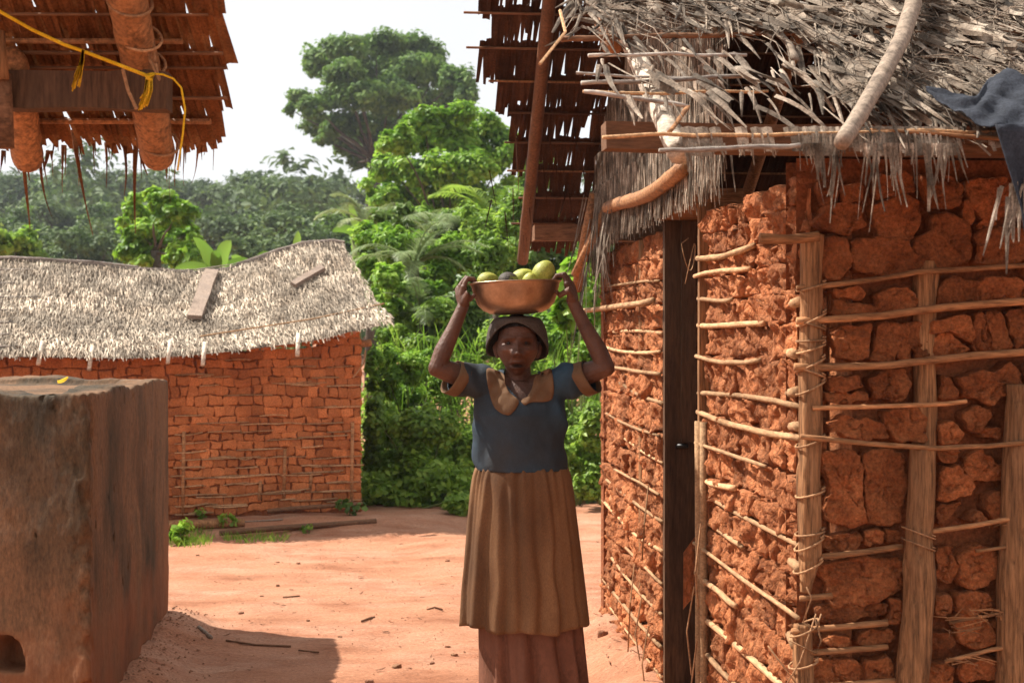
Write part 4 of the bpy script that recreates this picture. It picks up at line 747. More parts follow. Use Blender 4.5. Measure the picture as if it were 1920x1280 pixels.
# bright tree in front of it
D = 27
BR = [(790,225,48,28),(850,212,45,26),(745,265,40,30),(800,262,50,35),(860,262,50,40),(910,250,40,40),(735,318,40,30),(785,320,46,32),(840,322,46,36),(900,318,46,42),(712,360,36,28),(760,368,46,30),(820,372,46,32),(890,372,46,36),(950,290,40,45),(945,370,40,40),(1000,330,40,50),(1000,420,50,50),(730,410,40,30),(790,420,50,34),(860,425,50,36),(930,430,46,40),(700,450,36,30)]
b0 = P(850, 700, D); b0.z = gz(b0.x, b0.y)
tree('bright_tree', 'bright green leafy tree behind the bowl, below the tallest tree', pxclumps(BR, D, 1.0, .1), b0, P(850, 470, D), 40000, .135, 'leaf_bright', .14, sub=.5, nsub=14, shell=.2, up=.9)
# yellow-green bush between roof and hut
D = 21
b0 = P(290, 620, D); b0.z = gz(b0.x, b0.y)
tree('roundish_tree', 'small bright round tree rising behind left half of the far thatch', pxclumps([(250,392,32,24),(290,382,42,26),(332,398,36,26),(258,430,40,26),(310,432,46,30),(352,440,26,22),(280,470,60,30),(340,480,50,30)], D, 1.0, .06), b0, P(292, 470, D), 9000, .13, 'leaf_bright', .1, nsub=10)
D = 26
b0 = P(20, 620, D); b0.z = gz(b0.x, b0.y)
tree('leafy_tree', 'low green tree at the left edge behind the far roof', pxclumps([(0,455,50,26),(40,450,36,22),(20,480,60,28),(-70,440,60,40)], D, 1.0, .06), b0, P(20, 500, D), 5000, .15, 'leaf_mid', .1, nsub=10)
# far tree line: three kinds of crown, copied and scaled
def proto(seed, lob, m, n, wide):
    V, k_, ti = cloud(lob, int(n*1.5), .5, .5, sub=.55, nsub=16, shell=.1); me = quads_mesh('crown', V, k_, ti, M[m]); b = MB(); limb(b, (0, 0, -1.5), (0, 0, 4.5), .32, .22, 7)
    for c, r in lob: limb(b, (0, 0, 4.2), c, .13, .03)
    t = bpy.data.meshes.new('trunk'); t.from_pydata(b.v, [], b.f); t.materials.append(M['bark']); return me, t
def lobes(k, rx, rz, zc): return [((R.uniform(-rx, rx), R.uniform(-rx, rx), zc+R.uniform(-rz, rz)*(1)), (R.uniform(1.2, 2.2), R.uniform(1.2, 2.2), R.uniform(.8, 1.4))) for _ in range(k)]
PT = [proto(1, lobes(15, 3.0, 2.2, 7.2), 'leaf_far', 4200, 3), proto(2, lobes(13, 3.6, 1.2, 8.4), 'leaf_far', 3800, 4), proto(3, lobes(14, 2.4, 3.0, 6.6), 'leaf_deep', 4200, 3)]
FT = [(-60,325,105,0),(10,318,110,0),(60,335,100,2),(110,322,112,1),(165,338,104,0),(215,330,108,1),(262,322,100,0),(305,318,112,2),(352,338,98,1),(395,352,108,0),(440,352,100,1),(480,334,92,0),(515,326,96,1),(552,356,88,2),(590,330,84,1),(625,352,90,0),(40,385,70,2),(110,372,74,0),(180,378,72,2),(385,388,66,0),(430,408,60,1),(470,398,64,2),(530,392,58,0),(575,400,56,1),(620,380,54,0),(655,392,50,2),(-40,395,70,1),(250,400,66,0),(500,425,45,0),(95,425,50,1),(170,432,46,0)]
row_name = lambda i: 'on the far ridge' if i < 16 else 'on the nearer slope'
FT2 = sorted([(x, y, d, k, 'r') for x, y, d, k in FT[:16]])+sorted([(x, y, d, k, 's') for x, y, d, k in FT[16:]])
ordn = ['first', 'second', 'third', 'fourth', 'fifth', 'sixth', 'seventh', 'eighth', 'ninth', 'tenth', 'eleventh', 'twelfth', 'thirteenth', 'fourteenth', 'fifteenth', 'sixteenth']
ci = {'r': 0, 's': 0}
for x, y, d, kd, ro in FT2:
    top = P(x, y, d); g_ = gz(top.x, top.y); s = (top.z-g_)/10.2
    t = empty('forest_tree', (top.x, top.y, g_), f"{ordn[ci[ro]]} forest tree from the left {'along the far hazy ridge' if ro == 'r' else 'on the nearer slope below the ridge'}", 'tree', 'forest trees on the far hillside'); ci[ro] += 1
    t.scale = (s*1.15, s*1.15, s); t.rotation_euler = (0, 0, R.uniform(0, 6.3))
    for nm, me in zip(('crown', 'trunk'), PT[kd]): o = bpy.data.objects.new(nm, me); COL.objects.link(o); o.parent = t
# wood beyond, one mass
cl_ = []
for i in range(150):
    d = R.uniform(75, 165); x = R.uniform(-.62, .62)*d; cl_.append(((x, d, gz(x, d)+R.uniform(1, 6.5)), (R.uniform(2.5, 4.5), R.uniform(2, 4), R.uniform(1.6, 3))))
for i in range(60):
    d = R.uniform(30, 60); x = R.uniform(-.5, .7)*d; cl_.append(((x, d, gz(x, d)+R.uniform(.3, 1.8)), (R.uniform(2, 3), R.uniform(1.5, 3), R.uniform(1., 1.8))))
V, k_, ti = cloud(cl_, 80000, .6, .5, nsub=20, sub=.5, shell=.1); tag(link('far_wood', quads_mesh('far_wood', V, k_, ti, M['leaf_far'])), 'dense green wood filling the slopes between the trees', 'wood', kind='stuff')
# palms with feathered fronds
def frond(b, base, az, el, ln, droop, lw, lt=.55, n=34, tb=.5):
    p = Vector(base); d = Vector((math.cos(az)*math.cos(el), math.sin(az)*math.cos(el), math.sin(el))); pts = []
    for i in range(n):
        pts.append((p.copy(), d.copy())); p = p+d*ln/n; d = (d+Vector((0, 0, -droop/n*(1+i/n)))).normalized()
    b.tube([q for q, _ in pts[::4]]+[pts[-1][0]], [.012*(1-.8*i/9) for i in range(len(pts[::4])+1)], 4, .6)
    for i, (q, d) in enumerate(pts):
        if i < 3: continue
        s = d.cross(UZ).normalized(); u = i/n; L_ = ln*lt*.5*math.sin(math.pi*min(1, .18+u*.8))**.7
        for sg in (-1, 1): b.strip(q, s*sg+d*.75+Vector((0, 0, R.uniform(-.1, .15))), UZ+d*.2, L_*R.uniform(.8, 1.1), lw, 3, -.3, 0, .3, .15, tb+R.uniform(-.3, .3), grav=.45)
def palm(label, px, py, d, nf, ln, name='feather_palm', m='leaf_pale', group='feathery palms in the thicket', h=1.2):
    c = P(px, py, d); g_ = gz(c.x, c.y); t = empty(name, (c.x, c.y, g_), label, 'palm', group)
    MB().tube([(c.x, c.y, g_-.1), (c.x+.03, c.y, (g_+c.z)/2), c], [.09, .07, .06], 8, .4, .08).build('trunk', M['bark'], t, True)
    for i in range(nf):
        b = MB(); frond(b, c, i*2.4+R.uniform(-.3, .3), R.uniform(.35, 1.25), ln*R.uniform(.75, 1.15), R.uniform(.9, 1.9), .022*ln, tb=R.uniform(.3, .75)); b.build('frond', M[m], t)
palm('pale feathery palm between far roof gable and the bowl', 775, 500, 15.5, 14, .85); palm('feathery palm just above and left of the bowl, set further back', 835, 470, 18, 14, 1.1)
palm('tall feathery palm against the bright tree behind the rafter', 930, 430, 19, 12, 1.3, m='leaf_mid'); palm('low drooping palm directly left of the raised right forearm', 790, 600, 14.5, 12, .6); palm('grey-green palm just above the right end of far ridge', 690, 430, 22, 11, .9)
# banana plants
def banana(px, py, d, leaves, label):
    c = P(px, py, d); g_ = gz(c.x, c.y); t = empty('banana_plant', (c.x, c.y, g_), label, 'banana plant', 'banana plants behind the far house'); MB().tube([(c.x, c.y, g_-.1), c], [.1, .07], 9).build('stem', M['stem'], t, True)
    for (dx, dz, ln, wd, tn) in leaves:
        dv = Vector((dx, R.uniform(-.3, .1), dz)).normalized(); b = MB(); seg = 9; p = c.copy(); dd = dv; vs = []; 
        for i in range(seg+1):
            u = i/seg; a = dd.cross(Vector((0, 1, .4))).normalized(); w_ = wd*.7*math.sin(math.pi*(.06+.94*u)**.8)**.6*.5+.004; nr = a.cross(dd); vs += [p-a*w_*(1+.12*R.uniform(-1, 1))+nr*w_*.3, p, p+a*w_*(1+.12*R.uniform(-1, 1))+nr*w_*.3]; p = p+dd*ln*.72/seg; dd = (dd+Vector((0, 0, -.11*(1+u)))).normalized()
        b.add(vs, [(i*3+j, i*3+j+1, i*3+4+j, i*3+3+j) for i in range(seg) for j in (0, 1)], tn); b.build('leaf', M['leaf_banana'], t, True)
banana(405, 520, 16, [(-.25,1,.75,.22,.6),(.25,1,.72,.24,.8),(.75,.7,.75,.22,.5),(-.95,.75,.75,.16,.6),(.05,1,.5,.2,.4),(.9,.4,.5,.2,.3)], 'banana plant with broad leaves above the dip of the far roof')
banana(470, 530, 17, [(.3,1,.65,.22,.5),(-.3,1,.6,.2,.7),(.8,.6,.6,.2,.4),(-.8,.6,.5,.2,.3)], 'smaller banana plant right of the roof dip'); banana(556, 490, 18, [(.03,1,.55,.16,1.0),(.7,.6,.5,.16,.4)], 'young banana with one glowing upright leaf above the right roof slope'); banana(668, 440, 23, [(-.1,1,.75,.18,.9),(.6,.8,.6,.2,.5),(-.8,.6,.6,.2,.5)], 'banana plant far behind the right end of the roof ridge')
# thicket behind the woman: separate shrubs, back rows darker and taller
def shrub(name, label, L_, d, n, size, m, asp=.6, group='shrubs in the thicket behind the yard', stems=7, **kw):
    cl = pxclumps(L_, d, .9, .08); c0 = cl[0][0]; x = sum(c[0][0] for c in cl)/len(cl); g_ = gz(x, d); t = empty(name, (x, d, g_), label, 'shrub', group); V, k_, ti = cloud(cl, n, size, asp, **kw); link('foliage', quads_mesh('foliage', V, k_, ti, M[m]), t)
    b = MB()
    for c, r in cl: limb(b, (x+R.uniform(-.15, .15), d+R.uniform(-.1, .1), g_-.05), c, .014, .004, 4)
    b.build('stem', M['stem'], t)
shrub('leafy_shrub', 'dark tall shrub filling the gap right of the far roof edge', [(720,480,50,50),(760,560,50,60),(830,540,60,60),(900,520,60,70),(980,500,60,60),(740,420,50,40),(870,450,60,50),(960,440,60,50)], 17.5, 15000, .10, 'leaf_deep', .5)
shrub('leafy_shrub', 'mid green shrub beside the roof gable of the far house', [(735,520,30,28),(770,545,45,30),(800,560,36,34),(730,575,24,30)], 15, 5000, .075, 'leaf_bright', .5)
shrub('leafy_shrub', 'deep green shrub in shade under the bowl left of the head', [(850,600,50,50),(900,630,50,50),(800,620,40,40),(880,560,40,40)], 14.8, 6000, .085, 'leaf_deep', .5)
shrub('weedy_bush', 'sunlit yellow green bush beside the corner of the far house', [(720,665,30,26),(760,690,40,34),(810,690,40,36),(720,720,36,34),(770,740,46,34),(840,730,40,36),(870,690,34,34),(700,680,16,30)], 13.2, 22000, .044, 'leaf_bright', .5, up=1.1, shell=.2, sub=.45)
shrub('weedy_bush', 'darker leafy bush below the sunlit bush, reaching the bare ground', [(720,790,34,40),(770,810,44,44),(830,800,44,48),(870,840,36,50),(740,870,44,44),(800,890,50,40),(855,910,40,36),(715,930,40,30),(770,940,46,26),(830,950,40,22),(702,850,22,70),(705,780,20,50),(880,930,30,40)], 12.2, 26000, .055, 'leaf_mid', .6)
shrub('broad_leaf_shrub', 'low broad-leaved plants at the yard edge by the house corner', [(720,965,34,20),(760,968,40,18),(704,945,22,26),(810,958,40,20),(860,948,34,24),(880,930,20,30)], 11.6, 3400, .085, 'leaf_mid', .75)
shrub('weedy_bush', 'bright yellow green bush between raised left arm and hut wall', [(1050,640,44,36),(1090,610,36,44),(1110,680,40,44),(1060,700,40,40),(1030,610,30,30),(1130,740,30,40)], 13.2, 9000, .055, 'leaf_bright', .55, up=1.1, shell=.2, sub=.45)
shrub('weedy_bush', 'leafy bush beside the hut wall right of the dress', [(1080,780,40,44),(1120,800,40,46),(1090,850,44,44),(1130,880,36,40),(1110,910,40,28),(1065,830,30,40),(1150,850,36,60)], 12.4, 13000, .058, 'leaf_mid', .6)
shrub('broad_leaf_shrub', 'large-leaved pale green plant right of the raised left hand', [(1085,500,30,22),(1100,540,30,30),(1070,545,24,24),(1060,590,30,24),(1110,590,24,24),(1130,560,30,30)], 12.6, 420, .17, 'leaf_bright', .8, sub=.5)
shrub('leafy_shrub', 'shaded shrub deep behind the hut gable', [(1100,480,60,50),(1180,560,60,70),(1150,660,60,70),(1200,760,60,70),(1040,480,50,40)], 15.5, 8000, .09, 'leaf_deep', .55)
shrub('leafy_shrub', 'dense shrub hidden behind the woman and her bowl', [(960,640,60,60),(930,720,50,60),(1000,740,50,60),(960,820,60,60),(960,900,60,50),(920,880,40,50),(1020,880,40,50)], 13.4, 9000, .07, 'leaf_mid', .55)
cl_ = []
for i in range(70):
    d = R.uniform(12.6, 20); x = R.uniform(-.10, .22)*d
    cl_.append(((x, d, gz(x, d)+R.uniform(.1, .5+.13*(d-12))), (.5, .4, .36)))
for i in range(46):
    d = R.uniform(11.55, 12.6); x = R.uniform(-1.15, -.35) if i % 3 else R.uniform(.45, 1.0); d += .9 if x > 0 else 0; cl_.append(((x, d, gz(x, d)+R.uniform(.02, .30)), (.22, .2, .16)))
V, k_, ti = cloud(cl_, 40000, .07, .6, nsub=12); tag(link('undergrowth', quads_mesh('undergrowth', V, k_, ti, M['leaf_mid'])), 'tangled green undergrowth between the shrubs', 'undergrowth', kind='stuff')
shrub('leafy_shrub', 'sunlit shrub between far roof gable and the bright tree', [(700,440,34,30),(745,455,40,34),(690,500,20,30),(790,470,44,34),(850,480,44,34),(720,540,34,34),(820,520,40,34)], 16.2, 12000, .085, 'leaf_bright', .42, up=.9, shell=.2, sub=.5)
shrub('leafy_shrub', 'light green shrub behind the raised right forearm', [(770,600,40,36),(820,590,40,36),(740,630,34,30),(800,650,44,30),(860,640,40,34)], 14.2, 9000, .06, 'leaf_mid', .45, up=.9, shell=.2, sub=.5)
shrub('leafy_shrub', 'shrub filling the gap under the rear eave behind the bowl', [(920,480,50,40),(980,470,50,40),(900,420,50,40),(970,400,50,40),(1050,470,40,30),(930,550,50,40)], 16.5, 9000, .085, 'leaf_mid', .45, up=.9, shell=.2, sub=.5)
# tall grass blades and stalks in the thicket
b = MB()
for i in range(420):
    px = R.choice([R.uniform(700, 900), R.uniform(1010, 1150)]); d = R.uniform(12.6, 14); p = P(px, R.uniform(640, 780), d); b.strip(p, UZ+Vector((R.uniform(-.6, .6), R.uniform(-.5, .5), 0)), Vector((0, -1, .2)), R.uniform(.12, .32), .009, 4, .6, 0, .3, .1, R.random(), grav=.7)
tag(b.build('tall_grass', M['leaf_bright']), 'long pale grass blades rising from the thicket', 'grass', kind='stuff')
# weeds and grass at the foot of the far house
def weed(px, py, n, s, label, m='leaf_mid', asp=.7):
    c = P(px, py, 1); d = H*F/(py-CY); x = (px-CX)/F*d; g_ = gz(x, d); t = empty('weed', (x, d, g_), label, 'weed', 'weeds at the foot of the far house'); V, k_, ti = cloud([((x, d, g_+s*.5), (s*.7, s*.5, s*.5))], n, s*.34, asp, nsub=7); link('foliage', quads_mesh('foliage', V, k_, ti, M[m]), t); b = MB(); limb(b, (x, d, g_-.02), (x, d, g_+s*.8), .006, .003, 4); b.build('stem', M['stem'], t)
weed(338, 1024, 180, .16, 'bright weed clump at the tank corner by the far yard edge', 'leaf_bright'); weed(425, 1000, 60, .13, 'small weed growing by the timber edging'); weed(655, 985, 46, .17, 'broad-leaved dark weed near the right end of the thin log', 'leaf_deep', .8); weed(620, 955, 60, .2, 'broad leaf plant against the base of the cracked wall', 'leaf_deep', .8); weed(445, 975, 90, .14, 'weed tuft under the left wall base'); weed(520, 975, 150, .13, 'spreading weed patch under the middle of the cracked wall'); weed(375, 990, 60, .10, 'tiny weed beside the left timber'); weed(580, 1000, 50, .09, 'little weed in front of the thin log'); weed(1163, 1160, 16, .07, 'single green sprig at the foot of the hut wall', 'leaf_bright')
b = MB()
for i in range(420):
    px = R.choice([R.uniform(318, 395), R.uniform(420, 540), R.gauss(370, 15)]); py = R.uniform(1000, 1030) if px < 400 else R.uniform(1005, 1016); d = H*F/(py-CY); x = (px-CX)/F*d; b.strip((x, d, gz(x, d)), UZ+Vector((R.uniform(-.7, .7), R.uniform(-.5, .5), 0)), Vector((0, -1, .2)), R.uniform(.03, .085), .005, 3, .3, 0, .3, .1, R.random(), grav=.4)
tag(b.build('short_grass', M['leaf_bright']), 'short grass along the yard edge', 'grass', kind='stuff')
# clods, stones and twigs on the yard
def gp(px, py): d = H*F/(py-CY); x = (px-CX)/F*d; return Vector((x, d, gz(x, d)))
for px, py, s in ((371,1045,.02),(497,1046,.014),(520,1054,.02),(559,1056,.026),(661,1046,.018),(671,1041,.016),(839,1054,.024),(491,1116,.018),(521,1099,.018),(578,1165,.018),(638,1195,.022),(452,1152,.03),(744,1252,.034),(765,1254,.022),(852,1230,.03),(811,1242,.022),(490,1243,.014),(657,1104,.012),(693,1278,.03),(403,1022,.02),(1130,1235,.04),(840,1215,.02),(496,1018,.022),(1120,1010,.02)):
    p = gp(px, py); b = MB(); W = lambda u, v, o: p+Vector((u, v*.8, o-.004)); chunk([(-s*.6, -s*.3), (0, -s*.6), (s*.6, -s*.2), (s*.5, s*.4), (-.1*s, s*.6), (-s*.6, s*.3)], W, h=s*.5, back=.01, rough=s*.2, seg=.01, cha=1, mbx=b); tag(b.build('earth_clod', M['damp'], None, True), 'small dark earth clod lying on the bare yard', 'clod', 'clods scattered on the bare yard')
for pts, r, lb in (([(531,1119),(548,1121),(562,1121)],.005,'short dark twig in the middle of the yard'),([(678,1169),(694,1165),(702,1161)],.006,'curved dark twig on the yard left of the skirt'),([(800,1149),(815,1148),(830,1150)],.004,'thin straight twig nearest the skirt hem'),([(424,1206),(480,1211),(545,1214)],.005,'long thin twig lying across the tank shadow edge'),([(372,1190),(384,1196),(396,1204)],.010,'pale split stick on the mound beside the tank'),([(560,1223),(580,1226),(598,1227)],.004,'small twig inside the tank shadow'),([(455,995),(530,992)],.006,'pale stick in the weeds of the far yard edge')):
    tag(MB().tube([gp(*q)+UZ*.006 for q in pts], r, 6, .5, .15).build('twig', M['beam' if 'pale' not in lb else 'branch'], None, True), lb, 'twig', 'twigs on the yard')
b = MB()
for i in range(800):
    y = R.uniform(5.6, 11); x = R.uniform(-1.9, .6); s = R.uniform(.002, .005); c = Vector((x, y, gz(x, y)+s*.3)); b.add([c+Vector((s, 0, 0)), c+Vector((-s*.6, s, 0)), c+Vector((-s*.5, -s, 0)), c+UZ*s], [(0, 1, 3), (1, 2, 3), (2, 0, 3)], R.random())
for i in range(420):                                   # crumbled earth at the tank foot
    y = R.uniform(5.6, 7.4); x = TA.x+(TB.x-TA.x)*(y-TA.y)/(TB.y-TA.y)+abs(R.gauss(0, .13)); s = R.uniform(.002, .009); c = Vector((x, y, gz(x, y)+s*.2)); b.add([c+Vector((s, 0, 0)), c+Vector((-s*.6, s, 0)), c+Vector((-s*.5, -s, 0)), c+UZ*s*.8], [(0, 1, 3), (1, 2, 3), (2, 0, 3)], R.random())
for i in range(150):                                   # dry leaf crumbs and straw, thicker along the walls
    y = R.uniform(5.7, 10.8); x = R.choice([R.uniform(-1.8, .6), .768-.0927*(y-3.6)-abs(R.gauss(.12, .12)) if y < 6.9 else R.uniform(-1.9, -.2)]); q = R.uniform(0, 6.3); b.strip((x, y, gz(x, y)+.006), (math.cos(q), math.sin(q), .05), UZ, R.uniform(.012, .05), R.uniform(.003, .012), 3, R.uniform(-.5, .8), 1, .4, .3, R.random())
tag(b.build('gravel', M['damp']), 'fine grit and crumbs of earth on the yard', 'gravel', kind='stuff')
# ------------------------------------------------------------------ the woman with the bowl
WY = 4.95
def Q(px, py, y=0.): return Vector(((px-CX)/F*WY, WY+y, H+(CY-py)/F*WY))       # photo pixel in her plane, y towards/away
W0 = Vector((.03, WY, 0))
wm = empty('person', (W0.x, W0.y, gz(W0.x, W0.y)), 'woman in faded blue and brown dress and felt hat balancing a bowl on her head', 'person')
GZ = gz(W0.x, W0.y)
HX, HZ = .0195, 1.432
def ga(x, m, s): return math.exp(-((x-m)/s)**2*.5)
body = MB()
# head: a shaped shell, face towards the camera
nlo, nla = 120, 110; hv = []; HY = WY+.012
def headpt(th, ph):
    x = math.sin(ph)*math.cos(th); y = math.sin(ph)*math.sin(th); z = math.cos(ph)
    X, Y, Z = x*.0755, y*.096, z*.113
    low = sm(Z, -.005, -.113); X *= 1-.39*low; Y *= 1-.10*low
    if Y < 0: Y *= 1-.06*sm(Z, .0, -.1)
    if Y > 0 and Z < -.02: Y *= 1-.45*sm(Z, -.02, -.11)
    X *= 1-.05*ga(Z, .035, .02)
    f = max(0, -y); f = min(1, f*1.6)
    ax = abs(X); D_ = 0
    D_ += .0085*ga(ax, 0, .0085)*ga(Z, .000, .018)+.0195*ga(ax, 0, .0105)*ga(Z, -.024, .0095)+.0115*ga(ax, .0155, .0075)*ga(Z, -.0275, .0075)-.004*ga(ax, .009, .004)*ga(Z, -.036, .003)
    D_ += .0085*ga(ax, .030, .022)*ga(Z, .031, .007)-.0155*ga(ax, .031, .0135)*ga(Z, .0135, .0085)+.0045*ga(ax, .031, .012)*ga(Z, .019, .0035)-.003*ga(ax, 0, .008)*ga(Z, .024, .006)
    D_ += .0035*ga(ax, .031, .013)*ga(Z, .0035, .0035)-.0028*ga(ax, .03, .013)*ga(Z, -.004, .003)
    D_ += .0100*ga(ax, .046, .014)*ga(Z, -.014, .011)-.0085*ga(ax, .047, .014)*ga(Z, -.052, .017)
    D_ += .0085*ga(ax, 0, .026)*ga(Z, -.060, .020)-.004*ga(ax-(-(Z+.03)*.35), .022, .0032)*ga(Z, -.047, .012)
    D_ += .0060*ga(ax, .003, .0165)*ga(Z, -.0565, .0040)+.0072*ga(ax, 0, .0150)*ga(Z, -.0755, .0048)-.022*ga(ax, 0, .0165)*ga(Z, -.0660, .0038)-.003*ga(ax, 0, .014)*ga(Z, -.084, .004)
    D_ += .0085*ga(ax, 0, .017)*ga(Z, -.098, .011)
    for wz in (.044, .053, .062, .071): D_ -= .0011*ga(Z+.004*math.cos(X*60), wz, .0016)*ga(ax, 0, .034)
    D_ += -.0018*ga(ax, .005, .0018)*ga(Z, .030, .010)
    return Vector((HX+X, HY+Y-D_*1.25*f, HZ+Z))
for j in range(1, nla):
    ph = math.pi*j/nla
    for i in range(nlo): hv.append(headpt(2*math.pi*i/nlo, ph))
hf = [((j)*nlo+i, (j+1)*nlo+i, (j+1)*nlo+(i+1) % nlo, j*nlo+(i+1) % nlo) for j in range(nla-2) for i in range(nlo)]
t_ = len(hv); hv += [headpt(0, 0), headpt(0, math.pi)]; hf += [(t_, i, (i+1) % nlo) for i in range(nlo)]+[(t_+1, (nla-2)*nlo+(i+1) % nlo, (nla-2)*nlo+i) for i in range(nlo)]
body.add(hv, hf)
for s in (-1, 1):                                      # ears
    e = Vector((HX+s*.0735, HY+.010, HZ-.012)); body.capsule([e+Vector((0, 0, .024)), e+Vector((s*.006, .004, .008)), e+Vector((s*.003, 0, -.012)), e+Vector((-s*.002, -.002, -.024))], [.007, .011, .009, .007], 10)
# neck, chest, trunk
def ell(mb, rings, n=32):
    vs = []; fs = []
    for (c, rx, ry) in rings:
        for i in range(n): q = 2*math.pi*i/n; vs.append((c[0]+math.cos(q)*rx, c[1]+math.sin(q)*ry, c[2]))
    for j in range(len(rings)-1):
        for i in range(n): fs.append((j*n+i, j*n+(i+1) % n, (j+1)*n+(i+1) % n, (j+1)*n+i))
    fs.append(tuple(range(n))[::-1]); fs.append(tuple((len(rings)-1)*n+i for i in range(n))); mb.add(vs, fs)
body.capsule([(.026, WY+.025, 1.16), (.024, WY+.022, 1.27), (HX+.001, WY+.018, 1.345), (HX, WY+.022, 1.38)], [.062, .052, .046, .046], 16)
for s in (-1, 1): body.capsule([(.026+s*.012, WY-.028, 1.235), (.022+s*.032, WY-.004, 1.33)], [.007, .010], 8)        # neck cords
for s in (-1, 1): body.capsule([(.03+s*.018, WY-.052, 1.235), (.03+s*.08, WY-.03, 1.268), (.03+s*.13, WY+.0, 1.30)], [.010, .010, .012], 8)   # collar bones
ell(body, [((.03, WY, .80), .14, .10), ((.03, WY, .90), .145, .10), ((.03, WY, 1.02), .135, .095), ((.032, WY, 1.12), .140, .10), ((.032, WY+.005, 1.2), .145, .090), ((.032, WY+.01, 1.27), .125, .068), ((.03, WY+.015, 1.31), .075, .05)])
for s in (-1, 1):
    hx = .03+s*.075; body.capsule([(hx, WY, .86), (hx+s*.01, WY-.01, .46), (hx+s*.012, WY+.012, .09+GZ)], [.085, .055, .036], 14); body.capsule([(hx+s*.012, WY+.02, .045+GZ), (hx+s*.02, WY-.06, .035+GZ), (hx+s*.028, WY-.13, .022+GZ)], [.035, .036, .024], 12)
# arms and hands
def arm(sh, el, wr, mbx, sl):
    sh, el, wr = Vector(sh), Vector(el), Vector(wr)
    mbx.capsule([sh, sh.lerp(el, .35), sh.lerp(el, .75), el], [.047, .044, .038, .0325], 16); mbx.capsule([el, el.lerp(wr, .25)+sl, el.lerp(wr, .6), wr], [.0315, .0325, .0255, .0200], 16)
RS, RE, RW = Vector((-.105, WY+.0, 1.305)), Q(822, 689, -.075), Q(871, 570, -.045)
LS, LE, LW = Vector((.170, WY+.0, 1.305)), Q(1133, 688, -.075), Q(1071, 563, -.045)
arm(RS, RE, RW, body, Vector((-.003, 0, .002))); arm(LS, LE, LW, body, Vector((.003, 0, .002)))
body.capsule([(.03, WY+.01, 1.27), RS], [.05, .05], 14); body.capsule([(.03, WY+.01, 1.27), LS], [.05, .05], 14)
for s, e in ((-1, RE), (1, LE)): body.capsule([e+Vector((s*.008, .004, -.006)), e+Vector((s*.009, .0, .004))], [.024, .022], 10)     # elbow bone
BC = Q(966, 528, .012); BRAD = .1655; rimz = BC.z; TILT = math.radians(2.2)
def hand(s, wr):
    rx = BC.x+s*BRAD; rz = rimz+s*math.tan(TILT)*BRAD
    kn = []                                            # knuckles index..little, then two bends, then tip on the inside of the rim
    spec = [(-.058, -.030, .0092), (-.037, -.016, .0095), (-.016, -.018, .0090), (.004, -.026, .0080)]
    base = []
    for i, (yy, dz, r) in enumerate(spec):
        bx = BC.x+s*math.sqrt(BRAD**2-(yy*1.0)**2); K = Vector((bx+s*(.027+.004*i), BC.y+yy-.012+.004*i, rz-.012-.005*abs(i-1)))
        M1 = Vector((bx+s*.013, BC.y+yy-.004, rz+.019-.003*abs(i-1))); M2 = Vector((bx-s*.008, BC.y+yy, rz+.013)); T = Vector((bx-s*.019, BC.y+yy+.003, rz-.002))
        body.capsule([K, K.lerp(M1, .5)+Vector((s*.002, 0, .001)), M1, M2, T], [r*1.12, r*.98, r*1.06, r*.95, r*.78], 12); base.append(K); body.capsule([K, K+Vector((s*.001, 0, .001))], r*1.22, 10)
    p0 = wr
    for i, K in enumerate(base): body.capsule([p0+Vector((s*.003*i, (i-1.3)*.010, .004)), K.lerp(p0, .45)+Vector((s*.004, 0, 0)), K], [.0165, .0150, .0118], 12)
    th = [p0+Vector((-s*.004, -.016, .010)), p0+Vector((-s*.012, -.034, .034)), Vector((BC.x+s*.155, BC.y-.070, rz-.058)), Vector((BC.x+s*.146, BC.y-.082, rz-.046))]
    body.capsule(th, [.0160, .0135, .0105, .0082], 12)
hand(-1, RW); hand(1, LW)
me = remesh(body, .0024, None, 1); smooth_all(me); me.materials.clear(); me.materials.append(M['skin'])
# lip and brow tone, with shade painted into mouth gap, eye sockets, nostrils
v = verts_np(me); tn = np.full(len(v), .5, dtype=np.float32)
x_ = np.abs(v[:, 0]-HX); z_ = v[:, 2]-HZ; fr = v[:, 1] < HY-.05
def gm(a, m_, s_): return np.exp(-((a-m_)/s_)**2*.5)
tn -= fr*(.42*gm(x_, 0, .017)*gm(z_, -.0662, .0040)+.16*gm(x_, 0, .018)*(gm(z_, -.057, .004)+gm(z_, -.0755, .0045))+.26*gm(x_, .031, .015)*gm(z_, .0305, .0032)+.14*gm(x_, .031, .013)*gm(z_, .012, .006)+.3*gm(x_, .009, .004)*gm(z_, -.0365, .0028))
tn += fr*(.10*gm(x_, .044, .014)*gm(z_, -.018, .012)+.10*gm(x_, 0, .008)*gm(z_, -.02, .012)+.05*gm(x_, 0, .03)*gm(z_, .05, .02))  # highlights painted on cheekbones, nose and forehead
at = me.attributes.new('tint', 'FLOAT', 'POINT'); at.data.foreach_set('value', np.clip(tn, .08, .8)); bo = link('body', me, wm)
